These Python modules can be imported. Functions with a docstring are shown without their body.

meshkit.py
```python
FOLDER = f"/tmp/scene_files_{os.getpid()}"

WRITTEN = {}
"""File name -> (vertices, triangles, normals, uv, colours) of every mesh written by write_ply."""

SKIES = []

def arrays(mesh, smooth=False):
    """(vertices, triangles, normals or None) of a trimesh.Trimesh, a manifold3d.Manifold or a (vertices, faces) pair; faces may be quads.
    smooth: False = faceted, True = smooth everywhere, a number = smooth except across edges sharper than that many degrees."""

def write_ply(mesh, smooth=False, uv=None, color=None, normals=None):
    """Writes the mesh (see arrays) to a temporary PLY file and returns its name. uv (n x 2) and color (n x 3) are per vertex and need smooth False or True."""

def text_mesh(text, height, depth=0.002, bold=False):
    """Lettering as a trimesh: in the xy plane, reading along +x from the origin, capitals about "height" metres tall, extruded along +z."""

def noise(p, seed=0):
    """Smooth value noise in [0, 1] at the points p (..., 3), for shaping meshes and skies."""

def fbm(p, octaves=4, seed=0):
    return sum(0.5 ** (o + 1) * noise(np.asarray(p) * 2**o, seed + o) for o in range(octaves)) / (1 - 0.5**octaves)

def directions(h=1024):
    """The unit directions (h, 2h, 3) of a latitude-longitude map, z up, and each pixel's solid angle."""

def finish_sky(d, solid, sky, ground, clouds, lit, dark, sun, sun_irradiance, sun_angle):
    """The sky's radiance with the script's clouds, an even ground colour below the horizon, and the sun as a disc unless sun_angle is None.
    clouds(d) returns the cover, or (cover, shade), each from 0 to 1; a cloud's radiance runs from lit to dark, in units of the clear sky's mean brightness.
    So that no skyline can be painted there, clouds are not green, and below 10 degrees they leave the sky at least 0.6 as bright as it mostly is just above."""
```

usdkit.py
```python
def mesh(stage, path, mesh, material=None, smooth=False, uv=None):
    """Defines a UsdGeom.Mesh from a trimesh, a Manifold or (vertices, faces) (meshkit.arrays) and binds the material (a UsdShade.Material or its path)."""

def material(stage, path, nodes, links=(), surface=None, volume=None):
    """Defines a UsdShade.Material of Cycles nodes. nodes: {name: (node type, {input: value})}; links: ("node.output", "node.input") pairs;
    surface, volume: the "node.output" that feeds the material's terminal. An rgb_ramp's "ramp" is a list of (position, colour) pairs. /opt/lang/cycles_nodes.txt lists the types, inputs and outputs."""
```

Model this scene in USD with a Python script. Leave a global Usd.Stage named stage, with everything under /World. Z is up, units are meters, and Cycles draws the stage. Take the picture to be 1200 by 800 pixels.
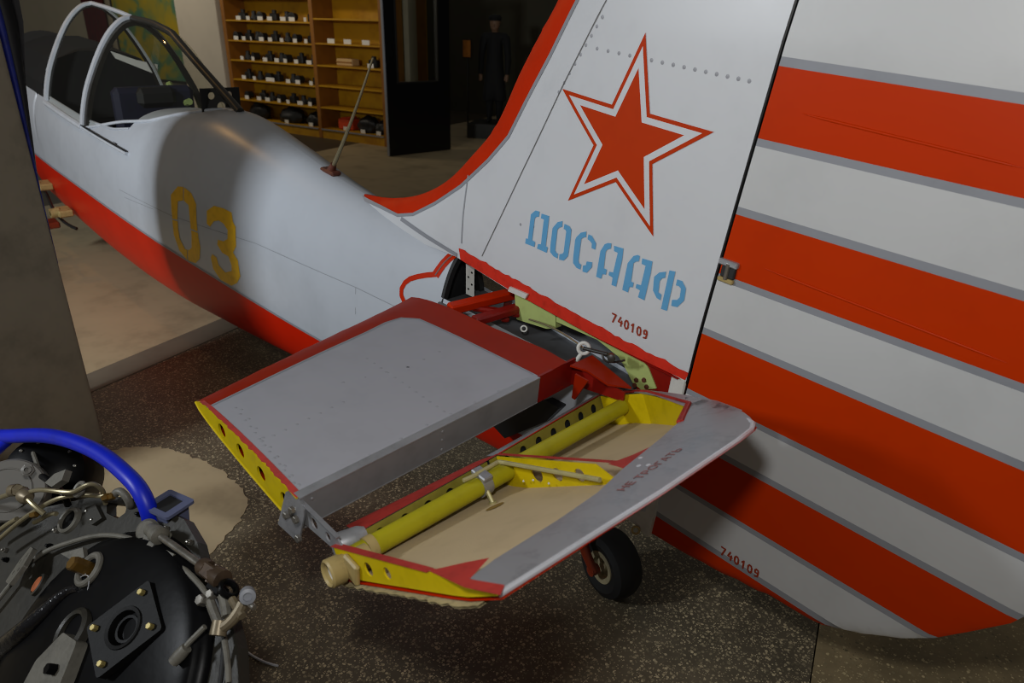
import math, random
import numpy as np, trimesh, shapely
from shapely.geometry import Polygon, LineString, Point, box as sbox
from shapely.ops import unary_union
from scipy.interpolate import PchipInterpolator
from pxr import Usd, UsdGeom, UsdLux, UsdShade, Gf, Sdf
import usdkit, meshkit

random.seed(7); rng = np.random.default_rng(7)
stage = Usd.Stage.CreateInMemory()
UsdGeom.SetStageUpAxis(stage, 'Z'); UsdGeom.SetStageMetersPerUnit(stage, 1.0)
UsdGeom.Xform.Define(stage, '/World'); UsdGeom.Scope.Define(stage, '/World/Looks')

# ------------------------------------------------------------------ camera
F_PX = 820.0
CAM = np.array([1.12884592, -1.63995866, 1.9])
_dn = np.array([-46., 1803., F_PX]); _dn /= np.linalg.norm(_dn)
_fw = np.array([-910., -522., F_PX]); _fw /= np.linalg.norm(_fw)
_h = _fw - _dn * _fw.dot(_dn)
_h /= np.linalg.norm(_h)
RX = -_h; RZ = -_dn; RY = np.cross(RZ, RX)
ROT = np.stack([RX, RY, RZ])                       # camera axes (right, down, forward) -> world
THETA = math.asin(_fw.dot(-_dn))                   # nose-up attitude of the aircraft
cam = UsdGeom.Camera.Define(stage, '/World/camera')
cam.CreateHorizontalApertureAttr(36.0); cam.CreateVerticalApertureAttr(24.0)
cam.CreateFocalLengthAttr(36.0 * F_PX / 1200)
cam.CreateFStopAttr(4.0); cam.CreateFocusDistanceAttr(2.2)
cam.CreateClippingRangeAttr(Gf.Vec2f(0.05, 200)); cam.CreateExposureAttr(0.0)
m4 = np.eye(4); m4[0, :3] = ROT @ [1, 0, 0]; m4[1, :3] = ROT @ [0, -1, 0]; m4[2, :3] = ROT @ [0, 0, -1]; m4[3, :3] = CAM
UsdGeom.Xformable(cam).AddTransformOp().Set(Gf.Matrix4d(m4.tolist()))

# ------------------------------------------------------------------ light
def srgb(r, g, b):
    c = np.array([r, g, b], float) / 255
    return tuple(float(x) for x in np.where(c <= .04045, c / 12.92, ((c + .055) / 1.055) ** 2.4))
dome = UsdLux.DomeLight.Define(stage, '/World/ambient_light')
dome.CreateIntensityAttr(0.025); dome.CreateColorAttr(Gf.Vec3f(1.0, 0.96, 0.88))
def rect_light(name, pos, target, w, h, power, color):
    l = UsdLux.RectLight.Define(stage, '/World/' + name)
    l.CreateWidthAttr(w); l.CreateHeightAttr(h); l.CreateIntensityAttr(power); l.CreateColorAttr(Gf.Vec3f(*color))
    p = np.array(pos, float); z = p - np.array(target, float); z /= np.linalg.norm(z)
    x = np.cross([0, 0, 1.0], z) if abs(z[2]) < .99 else np.array([1.0, 0, 0]); x /= np.linalg.norm(x); y = np.cross(z, x)
    m = np.eye(4); m[0, :3] = x; m[1, :3] = y; m[2, :3] = z; m[3, :3] = p
    UsdGeom.Xformable(l).AddTransformOp().Set(Gf.Matrix4d(m.tolist()))
    l.CreateNormalizeAttr(False)
    return l
def lamp(name, pos, r, power, color):
    l = UsdLux.SphereLight.Define(stage, '/World/' + name)
    l.CreateRadiusAttr(r); l.CreateIntensityAttr(power); l.CreateColorAttr(Gf.Vec3f(*color))
    UsdGeom.Xformable(l).AddTranslateOp().Set(Gf.Vec3d(*pos))
lamp('flash_lamp', (0.97, -1.66, 2.20), 0.07, 275.0, (1.0, .985, .96))        # the photographer's flash, held above the camera
rect_light('lamp_side', (-1.85, -4.3, 2.9), (-4.35, -1.5, 2.0), 0.55, 0.6, 150.0, (.90, .95, 1.0))
lamp('warm_lamp', (-4.95, -0.88, 3.2), 0.06, 110.0, (1.0, .55, .18))
rect_light('cabinet_lamp', (-9.9, 3.2, 2.9), (-10.4, 4.7, .9), 1.6, 0.2, 9.0, (1.0, .82, .55))

rect_light('hall_fill', (-13.2, 1.6, 3.4), (-13.6, 3.8, 1.2), 1.6, 0.25, 22.0, (1.0, .90, .74))        # unseen fill light added to brighten the far wall and pier

# ------------------------------------------------------------------ pixel -> world helpers (photo calibration)
def ray(px, py): return ROT @ np.array([px - 600, py - 400, F_PX])
def onplane(px, py, n, k):
    d = ray(px, py); n = np.asarray(n, float); return CAM + (k - CAM.dot(n)) / d.dot(n) * d
def floor_px(px, py, z=0.0): return onplane(px, py, (0, 0, 1), z)
ct, sn = math.cos(THETA), math.sin(THETA)
AX = np.array([ct, 0, -sn]); AU = np.array([sn, 0, ct]); AY = np.array([0, 1.0, 0])
def loc(P): return np.array([P @ AX, P[1], P @ AU])               # world -> aircraft (aft, starboard, up)
CL = loc(CAM)
def rayl(px, py): d = ray(px, py); return np.array([d @ AX, d[1], d @ AU])
def pa(px, py, a): d = rayl(px, py); return CL + (a - CL[0]) / d[0] * d
def pyy(px, py, y): d = rayl(px, py); return CL + (y - CL[1]) / d[1] * d
def pu(px, py, u): d = rayl(px, py); return CL + (u - CL[2]) / d[2] * d

# ------------------------------------------------------------------ materials
def rgbmul(c, k): return tuple(min(1.0, x * k) for x in c)
MATS = {}
def mat(name, col, rough=.45, metal=0.0, var=.12, vscale=6.0, spec=.5, coat=0.0, bump=0.0, bscale=40.0, dark=None, rvar=.0):
    """painted / metal / cloth surface: base colour with soft wear, fine bump"""
    c = srgb(*col); d = srgb(*dark) if dark else rgbmul(c, 1 - 2.2 * var)
    nodes = {'tc': ('texture_coordinate', {}),
             'n': ('noise_texture', {'scale': vscale, 'detail': 6.0, 'roughness': .65}),
             'r': ('rgb_ramp', {'ramp': [(0.28, d), (0.5, rgbmul(c, 1.0)), (0.72, rgbmul(c, 1 + var * .6))]}),
             'p': ('principled_bsdf', {'roughness': rough, 'metallic': metal, 'specular_ior_level': spec, 'coat_weight': coat, 'coat_roughness': .2})}
    links = [('tc.object', 'n.vector'), ('n.fac', 'r.fac'), ('r.color', 'p.base_color')]
    if bump:
        nodes['bn'] = ('noise_texture', {'scale': bscale, 'detail': 4.0})
        nodes['b'] = ('bump', {'strength': bump, 'distance': .004})
        links += [('tc.object', 'bn.vector'), ('bn.fac', 'b.height'), ('b.normal', 'p.normal')]
    if rvar:
        nodes['m'] = ('map_range', {'from_min': .3, 'from_max': .7, 'to_min': rough - rvar, 'to_max': rough + rvar})
        links += [('n.fac', 'm.value'), ('m.result', 'p.roughness')]
    MATS[name] = usdkit.material(stage, '/World/Looks/' + name, nodes, links, surface='p.BSDF')
    return MATS[name]
mat('fin_white', (204, 207, 211), .38, var=.035, vscale=3.0, rvar=.06)
mat('rudder_white', (194, 196, 197), .42, var=.04, vscale=2.5, bump=.05, bscale=9)
mat('skin_grey', (186, 192, 200), .31, var=.04, vscale=2.0, rvar=.05)
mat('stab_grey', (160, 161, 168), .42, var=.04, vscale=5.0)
mat('rivet_grey', (150, 152, 158), .45, var=.06, vscale=20)
mat('red', (190, 40, 0), .42, var=.05, vscale=5.0, spec=.15)
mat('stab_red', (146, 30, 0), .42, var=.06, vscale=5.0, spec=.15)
mat('root_red', (206, 50, 34), .5, var=.12, vscale=25, spec=.15)
mat('rudder_red', (190, 50, 0), .42, var=.04, vscale=3.0, spec=.12, bump=.06, bscale=9)
mat('belly_red', (200, 30, 0), .4, var=.06, vscale=3.0, spec=.2)
mat('dark_red', (132, 16, 6), .4, var=.10, vscale=12, spec=.4)
mat('faded_red', (182, 62, 56), .5, var=.12, vscale=30, dark=(150, 60, 55))
mat('flange_red', (164, 50, 42), .5, var=.14, vscale=25, spec=.15)
mat('star_red', (184, 54, 8), .45, var=.03, spec=.12)
mat('blue_paint', (92, 160, 205), .45, var=.03)
mat('yellow_paint', (238, 186, 14), .45, var=.08, vscale=25)
mat('letter_red', (150, 52, 28), .5, var=.1, vscale=60)
mat('warning_red', (136, 84, 82), .5, var=.25, vscale=90)
mat('pin_grey', (140, 143, 150), .45, var=.05)
mat('zinc_yellow', (200, 176, 8), .45, spec=.2, var=.08, vscale=18, rvar=.08)
mat('olive_yellow', (136, 126, 48), .45, var=.12, vscale=14)
mat('tube_yellow', (166, 158, 24), .4, spec=.25, var=.08, vscale=9)
mat('tan_metal', (164, 144, 92), .45, var=.15, vscale=30)
mat('fabric', (186, 166, 130), .75, var=.06, vscale=7, bump=.15, bscale=260)
mat('stain', (132, 104, 44), .7, var=.15, vscale=30)
mat('torn', (164, 150, 110), .85, var=.2, vscale=60)
mat('aluminium', (170, 172, 176), .42, metal=.55, var=.07, vscale=14, rvar=.1)
mat('aluminium_worn', (156, 157, 161), .38, metal=.55, var=.12, vscale=9, rvar=.12)
mat('edge_silver', (214, 216, 222), .3, metal=.5, var=.05)
mat('spar_grey', (126, 127, 129), .5, metal=.1, var=.08, vscale=12)
mat('bare_white', (206, 206, 200), .5, var=.08, vscale=20)
mat('green_primer', (172, 186, 112), .5, var=.06, vscale=16)
mat('dark_green', (78, 92, 66), .5, var=.1)
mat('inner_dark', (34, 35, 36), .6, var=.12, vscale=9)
mat('inner_grey', (92, 93, 95), .55, var=.12, vscale=9)
mat('black_seal', (14, 14, 16), .45, var=.1)
mat('rubber', (15, 15, 15), .7, var=.12, vscale=20, bump=.1, bscale=120)
mat('wheel_metal', (150, 140, 110), .4, var=.15, vscale=25)
mat('fork_red', (124, 44, 20), .4, var=.15, vscale=20)
mat('seam', (150, 154, 160), .6, var=.05)
mat('dark_seam', (96, 96, 96), .6, var=.05)
mat('frame_grey', (196, 202, 210), .35, var=.06, vscale=12)
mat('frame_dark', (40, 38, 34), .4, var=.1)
mat('cockpit_dark', (18, 19, 20), .65, var=.2, vscale=6)
mat('cockpit_green', (150, 168, 100), .55, var=.15, vscale=8)
mat('seat_blue', (18, 22, 48), .7, var=.2, vscale=10)
mat('white_panel', (226, 226, 222), .5, var=.02)
mat('deck_grey', (150, 152, 150), .55, var=.06)
mat('bracket_brown', (92, 48, 34), .5, var=.2, vscale=30)
mat('steel', (150, 146, 138), .32, metal=.8, var=.12, vscale=20, rvar=.1)
mat('engine_black', (11, 11, 12), .34, var=.25, vscale=9, spec=.09, bump=.12, bscale=22)
mat('engine_gloss', (14, 14, 18), .16, var=.2, vscale=20, spec=.7, bump=.5, bscale=90)
mat('engine_grey', (46, 44, 38), .42, var=.2, vscale=14, bump=.2, bscale=60)
mat('engine_cast', (104, 101, 92), .5, var=.2, vscale=18, bump=.25, bscale=80)
mat('engine_silver', (112, 109, 103), .45, metal=.15, var=.1, vscale=8)
mat('engine_brass', (122, 92, 40), .35, metal=.6, var=.2, vscale=40)
mat('engine_matte', (15, 15, 15), .55, var=.25, vscale=9, spec=.2, bump=.15, bscale=60)
mat('joint_brown', (78, 62, 48), .4, metal=.35, var=.25, vscale=30)
mat('lever_metal', (122, 110, 88), .42, metal=.4, var=.2, vscale=30)
mat('bolt_yellow', (160, 144, 86), .4, metal=.4, var=.1)
mat('plug_orange', (176, 96, 56), .5, var=.15, vscale=40)
mat('rod_olive', (176, 168, 120), .38, metal=.2, var=.1, vscale=20)
mat('pipe_olive', (148, 138, 108), .35, metal=.55, var=.12, vscale=20)
mat('hose_blue', (0, 30, 190), .42, var=.10, vscale=8)
mat('tub_plastic', (92, 98, 128), .5, var=.05)
mat('concrete', (134, 125, 107), .85, var=.16, vscale=3.5, bump=.3, bscale=30)
mat('wall_beige', (172, 162, 138), .8, var=.03, vscale=2)
mat('pier_white', (196, 186, 168), .8, var=.03, vscale=2)
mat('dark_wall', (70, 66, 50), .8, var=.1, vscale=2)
mat('curtain_red', (70, 12, 14), .9, var=.2, vscale=6)
mat('wood_yellow', (192, 142, 12), .5, var=.10, vscale=3, dark=(164, 112, 10))
mat('wood_edge', (150, 96, 28), .5, var=.12, vscale=4)
mat('gauge_black', (26, 26, 25), .5, var=.1)
mat('label_white', (236, 234, 226), .6, var=.02)
mat('item_cream', (212, 176, 120), .6, var=.1)
mat('item_orange', (214, 72, 24), .6, var=.12, vscale=20)
mat('door_black', (16, 17, 19), .3, var=.1)
mat('coat_black', (18, 18, 18), .85, var=.2)
mat('skin_tone', (128, 96, 72), .6, var=.08)
mat('drape_black', (14, 14, 18), .6, var=.2)
mat('drape_blue', (22, 36, 128), .6, var=.25, vscale=9)
mat('poster_orange', (190, 116, 40), .6, var=.2, vscale=12)
mat('cable_black', (24, 24, 24), .5)
# painting on the far wall: abstract yellow and teal colour fields
usdkit.material(stage, '/World/Looks/painting', {
    'tc': ('texture_coordinate', {}), 'n': ('noise_texture', {'scale': 1.6, 'detail': 3.0, 'distortion': .6}),
    'r': ('rgb_ramp', {'ramp': [(0.3, srgb(60, 112, 108)), (0.45, srgb(96, 128, 84)), (0.52, srgb(150, 140, 50)), (0.7, srgb(176, 150, 30))]}),
    'p': ('principled_bsdf', {'roughness': .6})}, [('tc.object', 'n.vector'), ('n.fac', 'r.fac'), ('r.color', 'p.base_color')], surface='p.BSDF')
MATS['painting'] = UsdShade.Material.Get(stage, '/World/Looks/painting')
# panes
def pane(name, tint, gl=.06):
    usdkit.material(stage, '/World/Looks/' + name, {
        't': ('transparent_bsdf', {'color': tint}), 'g': ('glossy_bsdf', {'roughness': .05, 'color': (.9, .9, .9)}),
        'm': ('mix_closure', {'fac': gl})}, [('t.BSDF', 'm.closure1'), ('g.BSDF', 'm.closure2')], surface='m.closure')
    MATS[name] = UsdShade.Material.Get(stage, '/World/Looks/' + name)
pane('perspex', (.88, .88, .84)); pane('door_glass', (.8, .82, .8))
# floors
def terrazzo(name, base, chip, amount, spots, rough=.42):
    b = srgb(*base); c = srgb(*chip)
    usdkit.material(stage, '/World/Looks/' + name, {
        'g': ('geometry', {}),
        'v': ('voronoi_texture', {'scale': 84.0, 'randomness': 1.0}),
        'v2': ('voronoi_texture', {'scale': 150.0, 'randomness': 1.0}),
        's': ('separate_color', {}), 's2': ('separate_color', {}),
        'm1': ('math', {'math_type': 'greater_than', 'value2': amount}), 'm2': ('math', {'math_type': 'less_than', 'value2': .42}),
        'm3': ('math', {'math_type': 'multiply'}),
        'k1': ('math', {'math_type': 'greater_than', 'value2': amount + .04}), 'k2': ('math', {'math_type': 'less_than', 'value2': .4}),
        'k3': ('math', {'math_type': 'multiply'}), 'add': ('math', {'math_type': 'maximum'}),
        'n': ('noise_texture', {'scale': 1.7, 'detail': 8.0, 'roughness': .7}),
        'r': ('rgb_ramp', {'ramp': [(0.3, rgbmul(b, .55)), (0.5, b), (0.7, rgbmul(b, 1.5))]}),
        'cn': ('rgb_ramp', {'ramp': [(0.0, rgbmul(c, .35)), (.6, c), (1.0, rgbmul(c, 1.5))]}),
        'mx': ('mix_color', {}), 'p': ('principled_bsdf', {'roughness': rough, 'specular_ior_level': .35}),
        'bn': ('noise_texture', {'scale': 25.0, 'detail': 5.0}), 'b': ('bump', {'strength': .12, 'distance': .004})},
        [('g.position', 'v.vector'), ('g.position', 'v2.vector'), ('g.position', 'n.vector'), ('v.color', 's.color'), ('v2.color', 's2.color'),
         ('s.r', 'm1.value1'), ('v.distance', 'm2.value1'), ('m1.value', 'm3.value1'), ('m2.value', 'm3.value2'),
         ('s2.r', 'k1.value1'), ('v2.distance', 'k2.value1'), ('k1.value', 'k3.value1'), ('k2.value', 'k3.value2'),
         ('m3.value', 'add.value1'), ('k3.value', 'add.value2'), ('add.value', 'mx.fac'),
         ('n.fac', 'r.fac'), ('s.g', 'cn.fac'), ('r.color', 'mx.a'), ('cn.color', 'mx.b'), ('mx.result', 'p.base_color'),
         ('g.position', 'bn.vector'), ('bn.fac', 'b.height'), ('b.normal', 'p.normal')], surface='p.BSDF')
    MATS[name] = UsdShade.Material.Get(stage, '/World/Looks/' + name)
terrazzo('terrazzo_dark', (94, 85, 69), (158, 145, 116), .48, 1)
terrazzo('terrazzo_light', (142, 126, 94), (176, 160, 122), .74, 1)
mat('cement', (178, 160, 126), .6, var=.14, vscale=2.2, bump=.15, bscale=20)
mat('far_floor_dimmed', (72, 62, 46), .5, var=.12, vscale=1.5)  # far floor darkened in its colour to stand in for light falloff
mat('cement_grey', (112, 104, 88), .6, var=.14, vscale=2.2, bump=.15, bscale=20)

# ------------------------------------------------------------------ object helpers
USED = {}
def path_of(name, parent):
    base = (parent.GetPath().pathString if parent is not None else '/World') + '/' + name
    k = USED.get(base, 0); USED[base] = k + 1
    return base if k == 0 else f'{base}_{k:03d}'
def tag(prim, label=None, cat=None, group=None, kind=None):
    for k, v in (('label', label), ('category', cat), ('group', group), ('kind', kind)):
        if v: prim.SetCustomDataByKey(k, v)
    return prim
def obj(name, mesh, m, parent=None, smooth=35, **tags):
    p = usdkit.mesh(stage, path_of(name, parent), mesh, MATS[m], smooth=smooth).GetPrim()
    return tag(p, **tags)
def thing(name, label, cat, pos=(0, 0, 0), group=None, kind=None, mtx=None):
    x = UsdGeom.Xform.Define(stage, path_of(name, None))
    if mtx is not None: x.AddTransformOp().Set(Gf.Matrix4d(np.asarray(mtx).T.tolist()))
    else: x.AddTranslateOp().Set(Gf.Vec3d(*map(float, pos)))
    return tag(x.GetPrim(), label, cat, group, kind)
def part_group(name, parent, **tags):
    return tag(UsdGeom.Xform.Define(stage, path_of(name, parent)).GetPrim(), **tags)
cat = lambda *ms: trimesh.util.concatenate([m for m in ms if m is not None])
def M(o, x, y, z):
    m = np.eye(4); m[:3, 0] = x; m[:3, 1] = y; m[:3, 2] = z; m[:3, 3] = o; return m
def frame_z(o, z, xhint=(1, 0, 0)):
    z = np.asarray(z, float); z = z / np.linalg.norm(z); x = np.asarray(xhint, float); x = x - z * x.dot(z)
    if np.linalg.norm(x) < 1e-6: x = np.cross(z, [0, 1, 0.3])
    x /= np.linalg.norm(x); return M(o, x, np.cross(z, x), z)
def bx(c, s, mtx=None, bev=0.0):
    b = trimesh.creation.box(s)
    if bev:
        import manifold3d as m3
        h = np.array(s) / 2 - bev
        pts = []
        for sx in (-1, 1):
            for sy in (-1, 1):
                for sz in (-1, 1):
                    q = np.array([sx, sy, sz]) * h
                    for k in range(3):
                        e = np.zeros(3); e[k] = bev * [sx, sy, sz][k]; pts.append(q + e)
        b = trimesh.convex.convex_hull(np.array(pts))
    b.apply_translation(c)
    if mtx is not None: b.apply_transform(mtx)
    return b
def tube(pts, r, n=12, closed_ends=True, sub=0):
    p = np.asarray(pts, float)
    if sub:
        t = np.r_[0, np.cumsum(np.linalg.norm(np.diff(p, axis=0), axis=1))]
        from scipy.interpolate import make_interp_spline
        k = min(3, len(p) - 1); p = make_interp_spline(t, p, k=k)(np.linspace(0, t[-1], sub))
    rr = np.interp(np.linspace(0, 1, len(p)), np.linspace(0, 1, len(np.atleast_1d(r))), np.atleast_1d(r))
    tg = np.gradient(p, axis=0); tg /= np.linalg.norm(tg, axis=1, keepdims=True)
    up = np.array([0, 0, 1.0]) if abs(tg[0][2]) < .9 else np.array([1.0, 0, 0])
    x = np.cross(up, tg[0]); x /= np.linalg.norm(x); V = []
    ang = np.linspace(0, 2 * np.pi, n, endpoint=False)
    for i in range(len(p)):
        x = x - tg[i] * x.dot(tg[i]); x /= np.linalg.norm(x); y = np.cross(tg[i], x)
        V.append(p[i] + rr[i] * (np.cos(ang)[:, None] * x + np.sin(ang)[:, None] * y))
    V = np.vstack(V); Fc = []
    for i in range(len(p) - 1):
        for j in range(n):
            a, b = i * n + j, i * n + (j + 1) % n; Fc += [[a, b, b + n], [a, b + n, a + n]]
    if closed_ends:
        V = np.vstack([V, p[0], p[-1]]); c0, c1 = len(V) - 2, len(V) - 1
        for j in range(n):
            Fc += [[c0, (j + 1) % n, j], [c1, (len(p) - 1) * n + j, (len(p) - 1) * n + (j + 1) % n]]
    return trimesh.Trimesh(V, Fc, process=False)
def lathe(prof, mtx=None, n=32):
    m = trimesh.creation.revolve(np.asarray(prof, float), sections=n)
    m.fix_normals()
    if mtx is not None: m.apply_transform(mtx)
    return m
def cyl(p0, p1, r, n=16): return tube([p0, p1], r, n)
def prism(poly, h, mtx=None, z0=0.0):
    """extrude a shapely polygon (local xy) by h along local z"""
    ms = [trimesh.creation.extrude_polygon(g, h, engine='earcut') for g in getattr(poly, 'geoms', [poly])]
    m = cat(*ms); m.apply_translation([0, 0, z0])
    if mtx is not None: m.apply_transform(mtx)
    return m
def hexnut(r, h, mtx): return lathe([(0, 0), (r, 0), (r, h * .85), (r * .85, h), (0, h)], mtx, n=6)
def poly(pts): 
    p = Polygon(pts); return p if p.is_valid else p.buffer(0)
def decal(shape, fn, size=.03):
    """a flat shape (shapely, in surface coordinates) laid onto a surface fn((n,2)) -> (n,3)"""
    out = []
    for g in getattr(shape, 'geoms', [shape]):
        if g.is_empty or g.area < 1e-9: continue
        x0, y0, x1, y1 = g.bounds
        cells = [g]
        if max(x1 - x0, y1 - y0) > size * 1.5:        # cut along a grid so that the surface can curve
            nx, ny = max(1, int(math.ceil((x1 - x0) / size))), max(1, int(math.ceil((y1 - y0) / size)))
            xs, ys = np.linspace(x0, x1, nx + 1), np.linspace(y0, y1, ny + 1)
            gx = [sbox(xs[i], ys[j], xs[i + 1], ys[j + 1]) for i in range(nx) for j in range(ny)]
            cells = [c for c in shapely.intersection(g, np.array(gx)) if not c.is_empty]
        for c in cells:
            for q in getattr(c, 'geoms', [c]):
                if q.geom_type != 'Polygon' or q.area < 1e-10: continue
                v, f = trimesh.creation.triangulate_polygon(q, engine='earcut')
                out.append(trimesh.Trimesh(np.c_[v, np.zeros(len(v))], f, process=False))
    m = trimesh.util.concatenate(out); m.merge_vertices(digits_vertex=6)
    m.vertices = fn(np.asarray(m.vertices)[:, :2]); return m

# ================================================================== THE SETTING
E1 = ROT @ np.array([1770., 418., -F_PX]); E1[2] = 0; E1 /= np.linalg.norm(E1)      # room axis along the cabinet wall
E2 = np.array([-E1[1], E1[0], 0])
floor = part_group('floor', None, kind='structure')
def slab(e0, e1, f0, f1, m, name='floor_slab', z=0.0, gap=.0022):
    P = Polygon([(e0 + gap, f0 + gap), (e1 - gap, f0 + gap), (e1 - gap, f1 - gap), (e0 + gap, f1 - gap)])
    return obj(name, prism(P, .08, M((0, 0, -.08 + z), E1, E2, (0, 0, 1))), m, floor, smooth=False)
S_A, S_B, S_C = -3.26, -3.04, .686
slab(S_B, S_C, -8, 14, 'terrazzo_dark'); slab(S_A, S_B, -8, 14, 'cement_grey', z=.004)
slab(S_C, 9, -8, 14, 'terrazzo_light')
slab(-7.3, S_A, -8, 14, 'cement'); slab(-20, -7.3, -8, 16, 'far_floor_dimmed')
obj('floor_joint', prism(Polygon([(-20, -8), (9, -8), (9, 16), (-20, 16)]), .05, M((0, 0, -.13), E1, E2, (0, 0, 1))), 'dark_seam', floor, smooth=False)
# worn-through cement patch beside the pillar, ragged outline
pp = [floor_px(*q) for q in [(60, 545), (120, 533), (150, 524), (185, 524), (212, 530), (238, 540), (262, 553), (285, 574), (293, 590), (280, 612), (262, 632), (248, 650), (225, 672), (150, 720), (60, 700)]]
pl = LineString([(p[0], p[1]) for p in pp] + [(pp[0][0], pp[0][1])])
rag = []
for i in range(160):
    q = pl.interpolate(i / 160, normalized=True); rag.append((q.x + rng.normal(0, .005), q.y + rng.normal(0, .005)))
obj('cement_patch', prism(poly(rag), .003), 'cement', floor, smooth=False)

BL, BR = floor_px(275, 147), floor_px(452, 172)
CD = (BR - BL) / np.linalg.norm(BR - BL); CN = np.array([CD[1], -CD[0], 0])             # along the cabinets, and out of them towards the room
def cabm(t, out=0, z=0): return BL + CD * t + CN * out + np.array([0, 0, z])
CABM = M(BL, CD, -CN, (0, 0, 1))                                                       # x along, y into the wall, z up
wall = obj('wall_back', cat(bx((-7.0, .55, 1.8), (13.8, .2, 3.6), CABM), bx((1.9, .62, 1.8), (4.1, .2, 3.6), CABM)), 'wall_beige', None, smooth=False, kind='structure')
obj('wall_pier', bx((-.62, .2, 1.8), (1.2, .5, 3.6), CABM, .01), 'pier_white', None, smooth=False, kind='structure')
DL, DR = floor_px(455, 183), floor_px(526, 175)
DD = (DR - DL) / np.linalg.norm(DR - DL); DNn = np.array([DD[1], -DD[0], 0])
DM = M(DL, DD, -DNn, (0, 0, 1)); DW = np.linalg.norm(DR - DL)
door = part_group('door_1', None, kind='structure', label='black door leaf with a tall glass pane standing open beside the display cabinet', cat='door')
dp = Polygon([(0, .0), (DW, .0), (DW, 2.5), (0, 2.5)], [[(.19, 1.05), (.93, 1.05), (.93, 2.4), (.19, 2.4)]])
obj('door_leaf', prism(dp, .05, DM @ M((0, 0, .008), (1, 0, 0), (0, 0, 1), (0, -1, 0))), 'door_black', door, smooth=False)
obj('door_edge', bx((-.006, -.025, 1.25), (.012, .052, 2.48), DM), 'pin_grey', door, smooth=False)
obj('glass_pane', bx((.56, -.025, 1.725), (.74, .006, 1.35), DM), 'door_glass', door, smooth=False)
obj('glazing_bead', cat(*[bx(c, s, DM) for c, s in [((.56, -.03, 1.055), (.76, .07, .02)), ((.195, -.03, 1.72), (.02, .07, 1.35)), ((.925, -.03, 1.72), (.02, .07, 1.35))]]), 'frame_dark', door, smooth=False)
# dark room beyond the door
obj('wall_room', cat(bx((11.0, 5.0, 1.8), (24, .2, 3.6), CABM), bx((9.2, 2.0, 1.8), (.2, 6, 3.6), CABM)), 'dark_wall', None, smooth=False, kind='structure')
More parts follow.
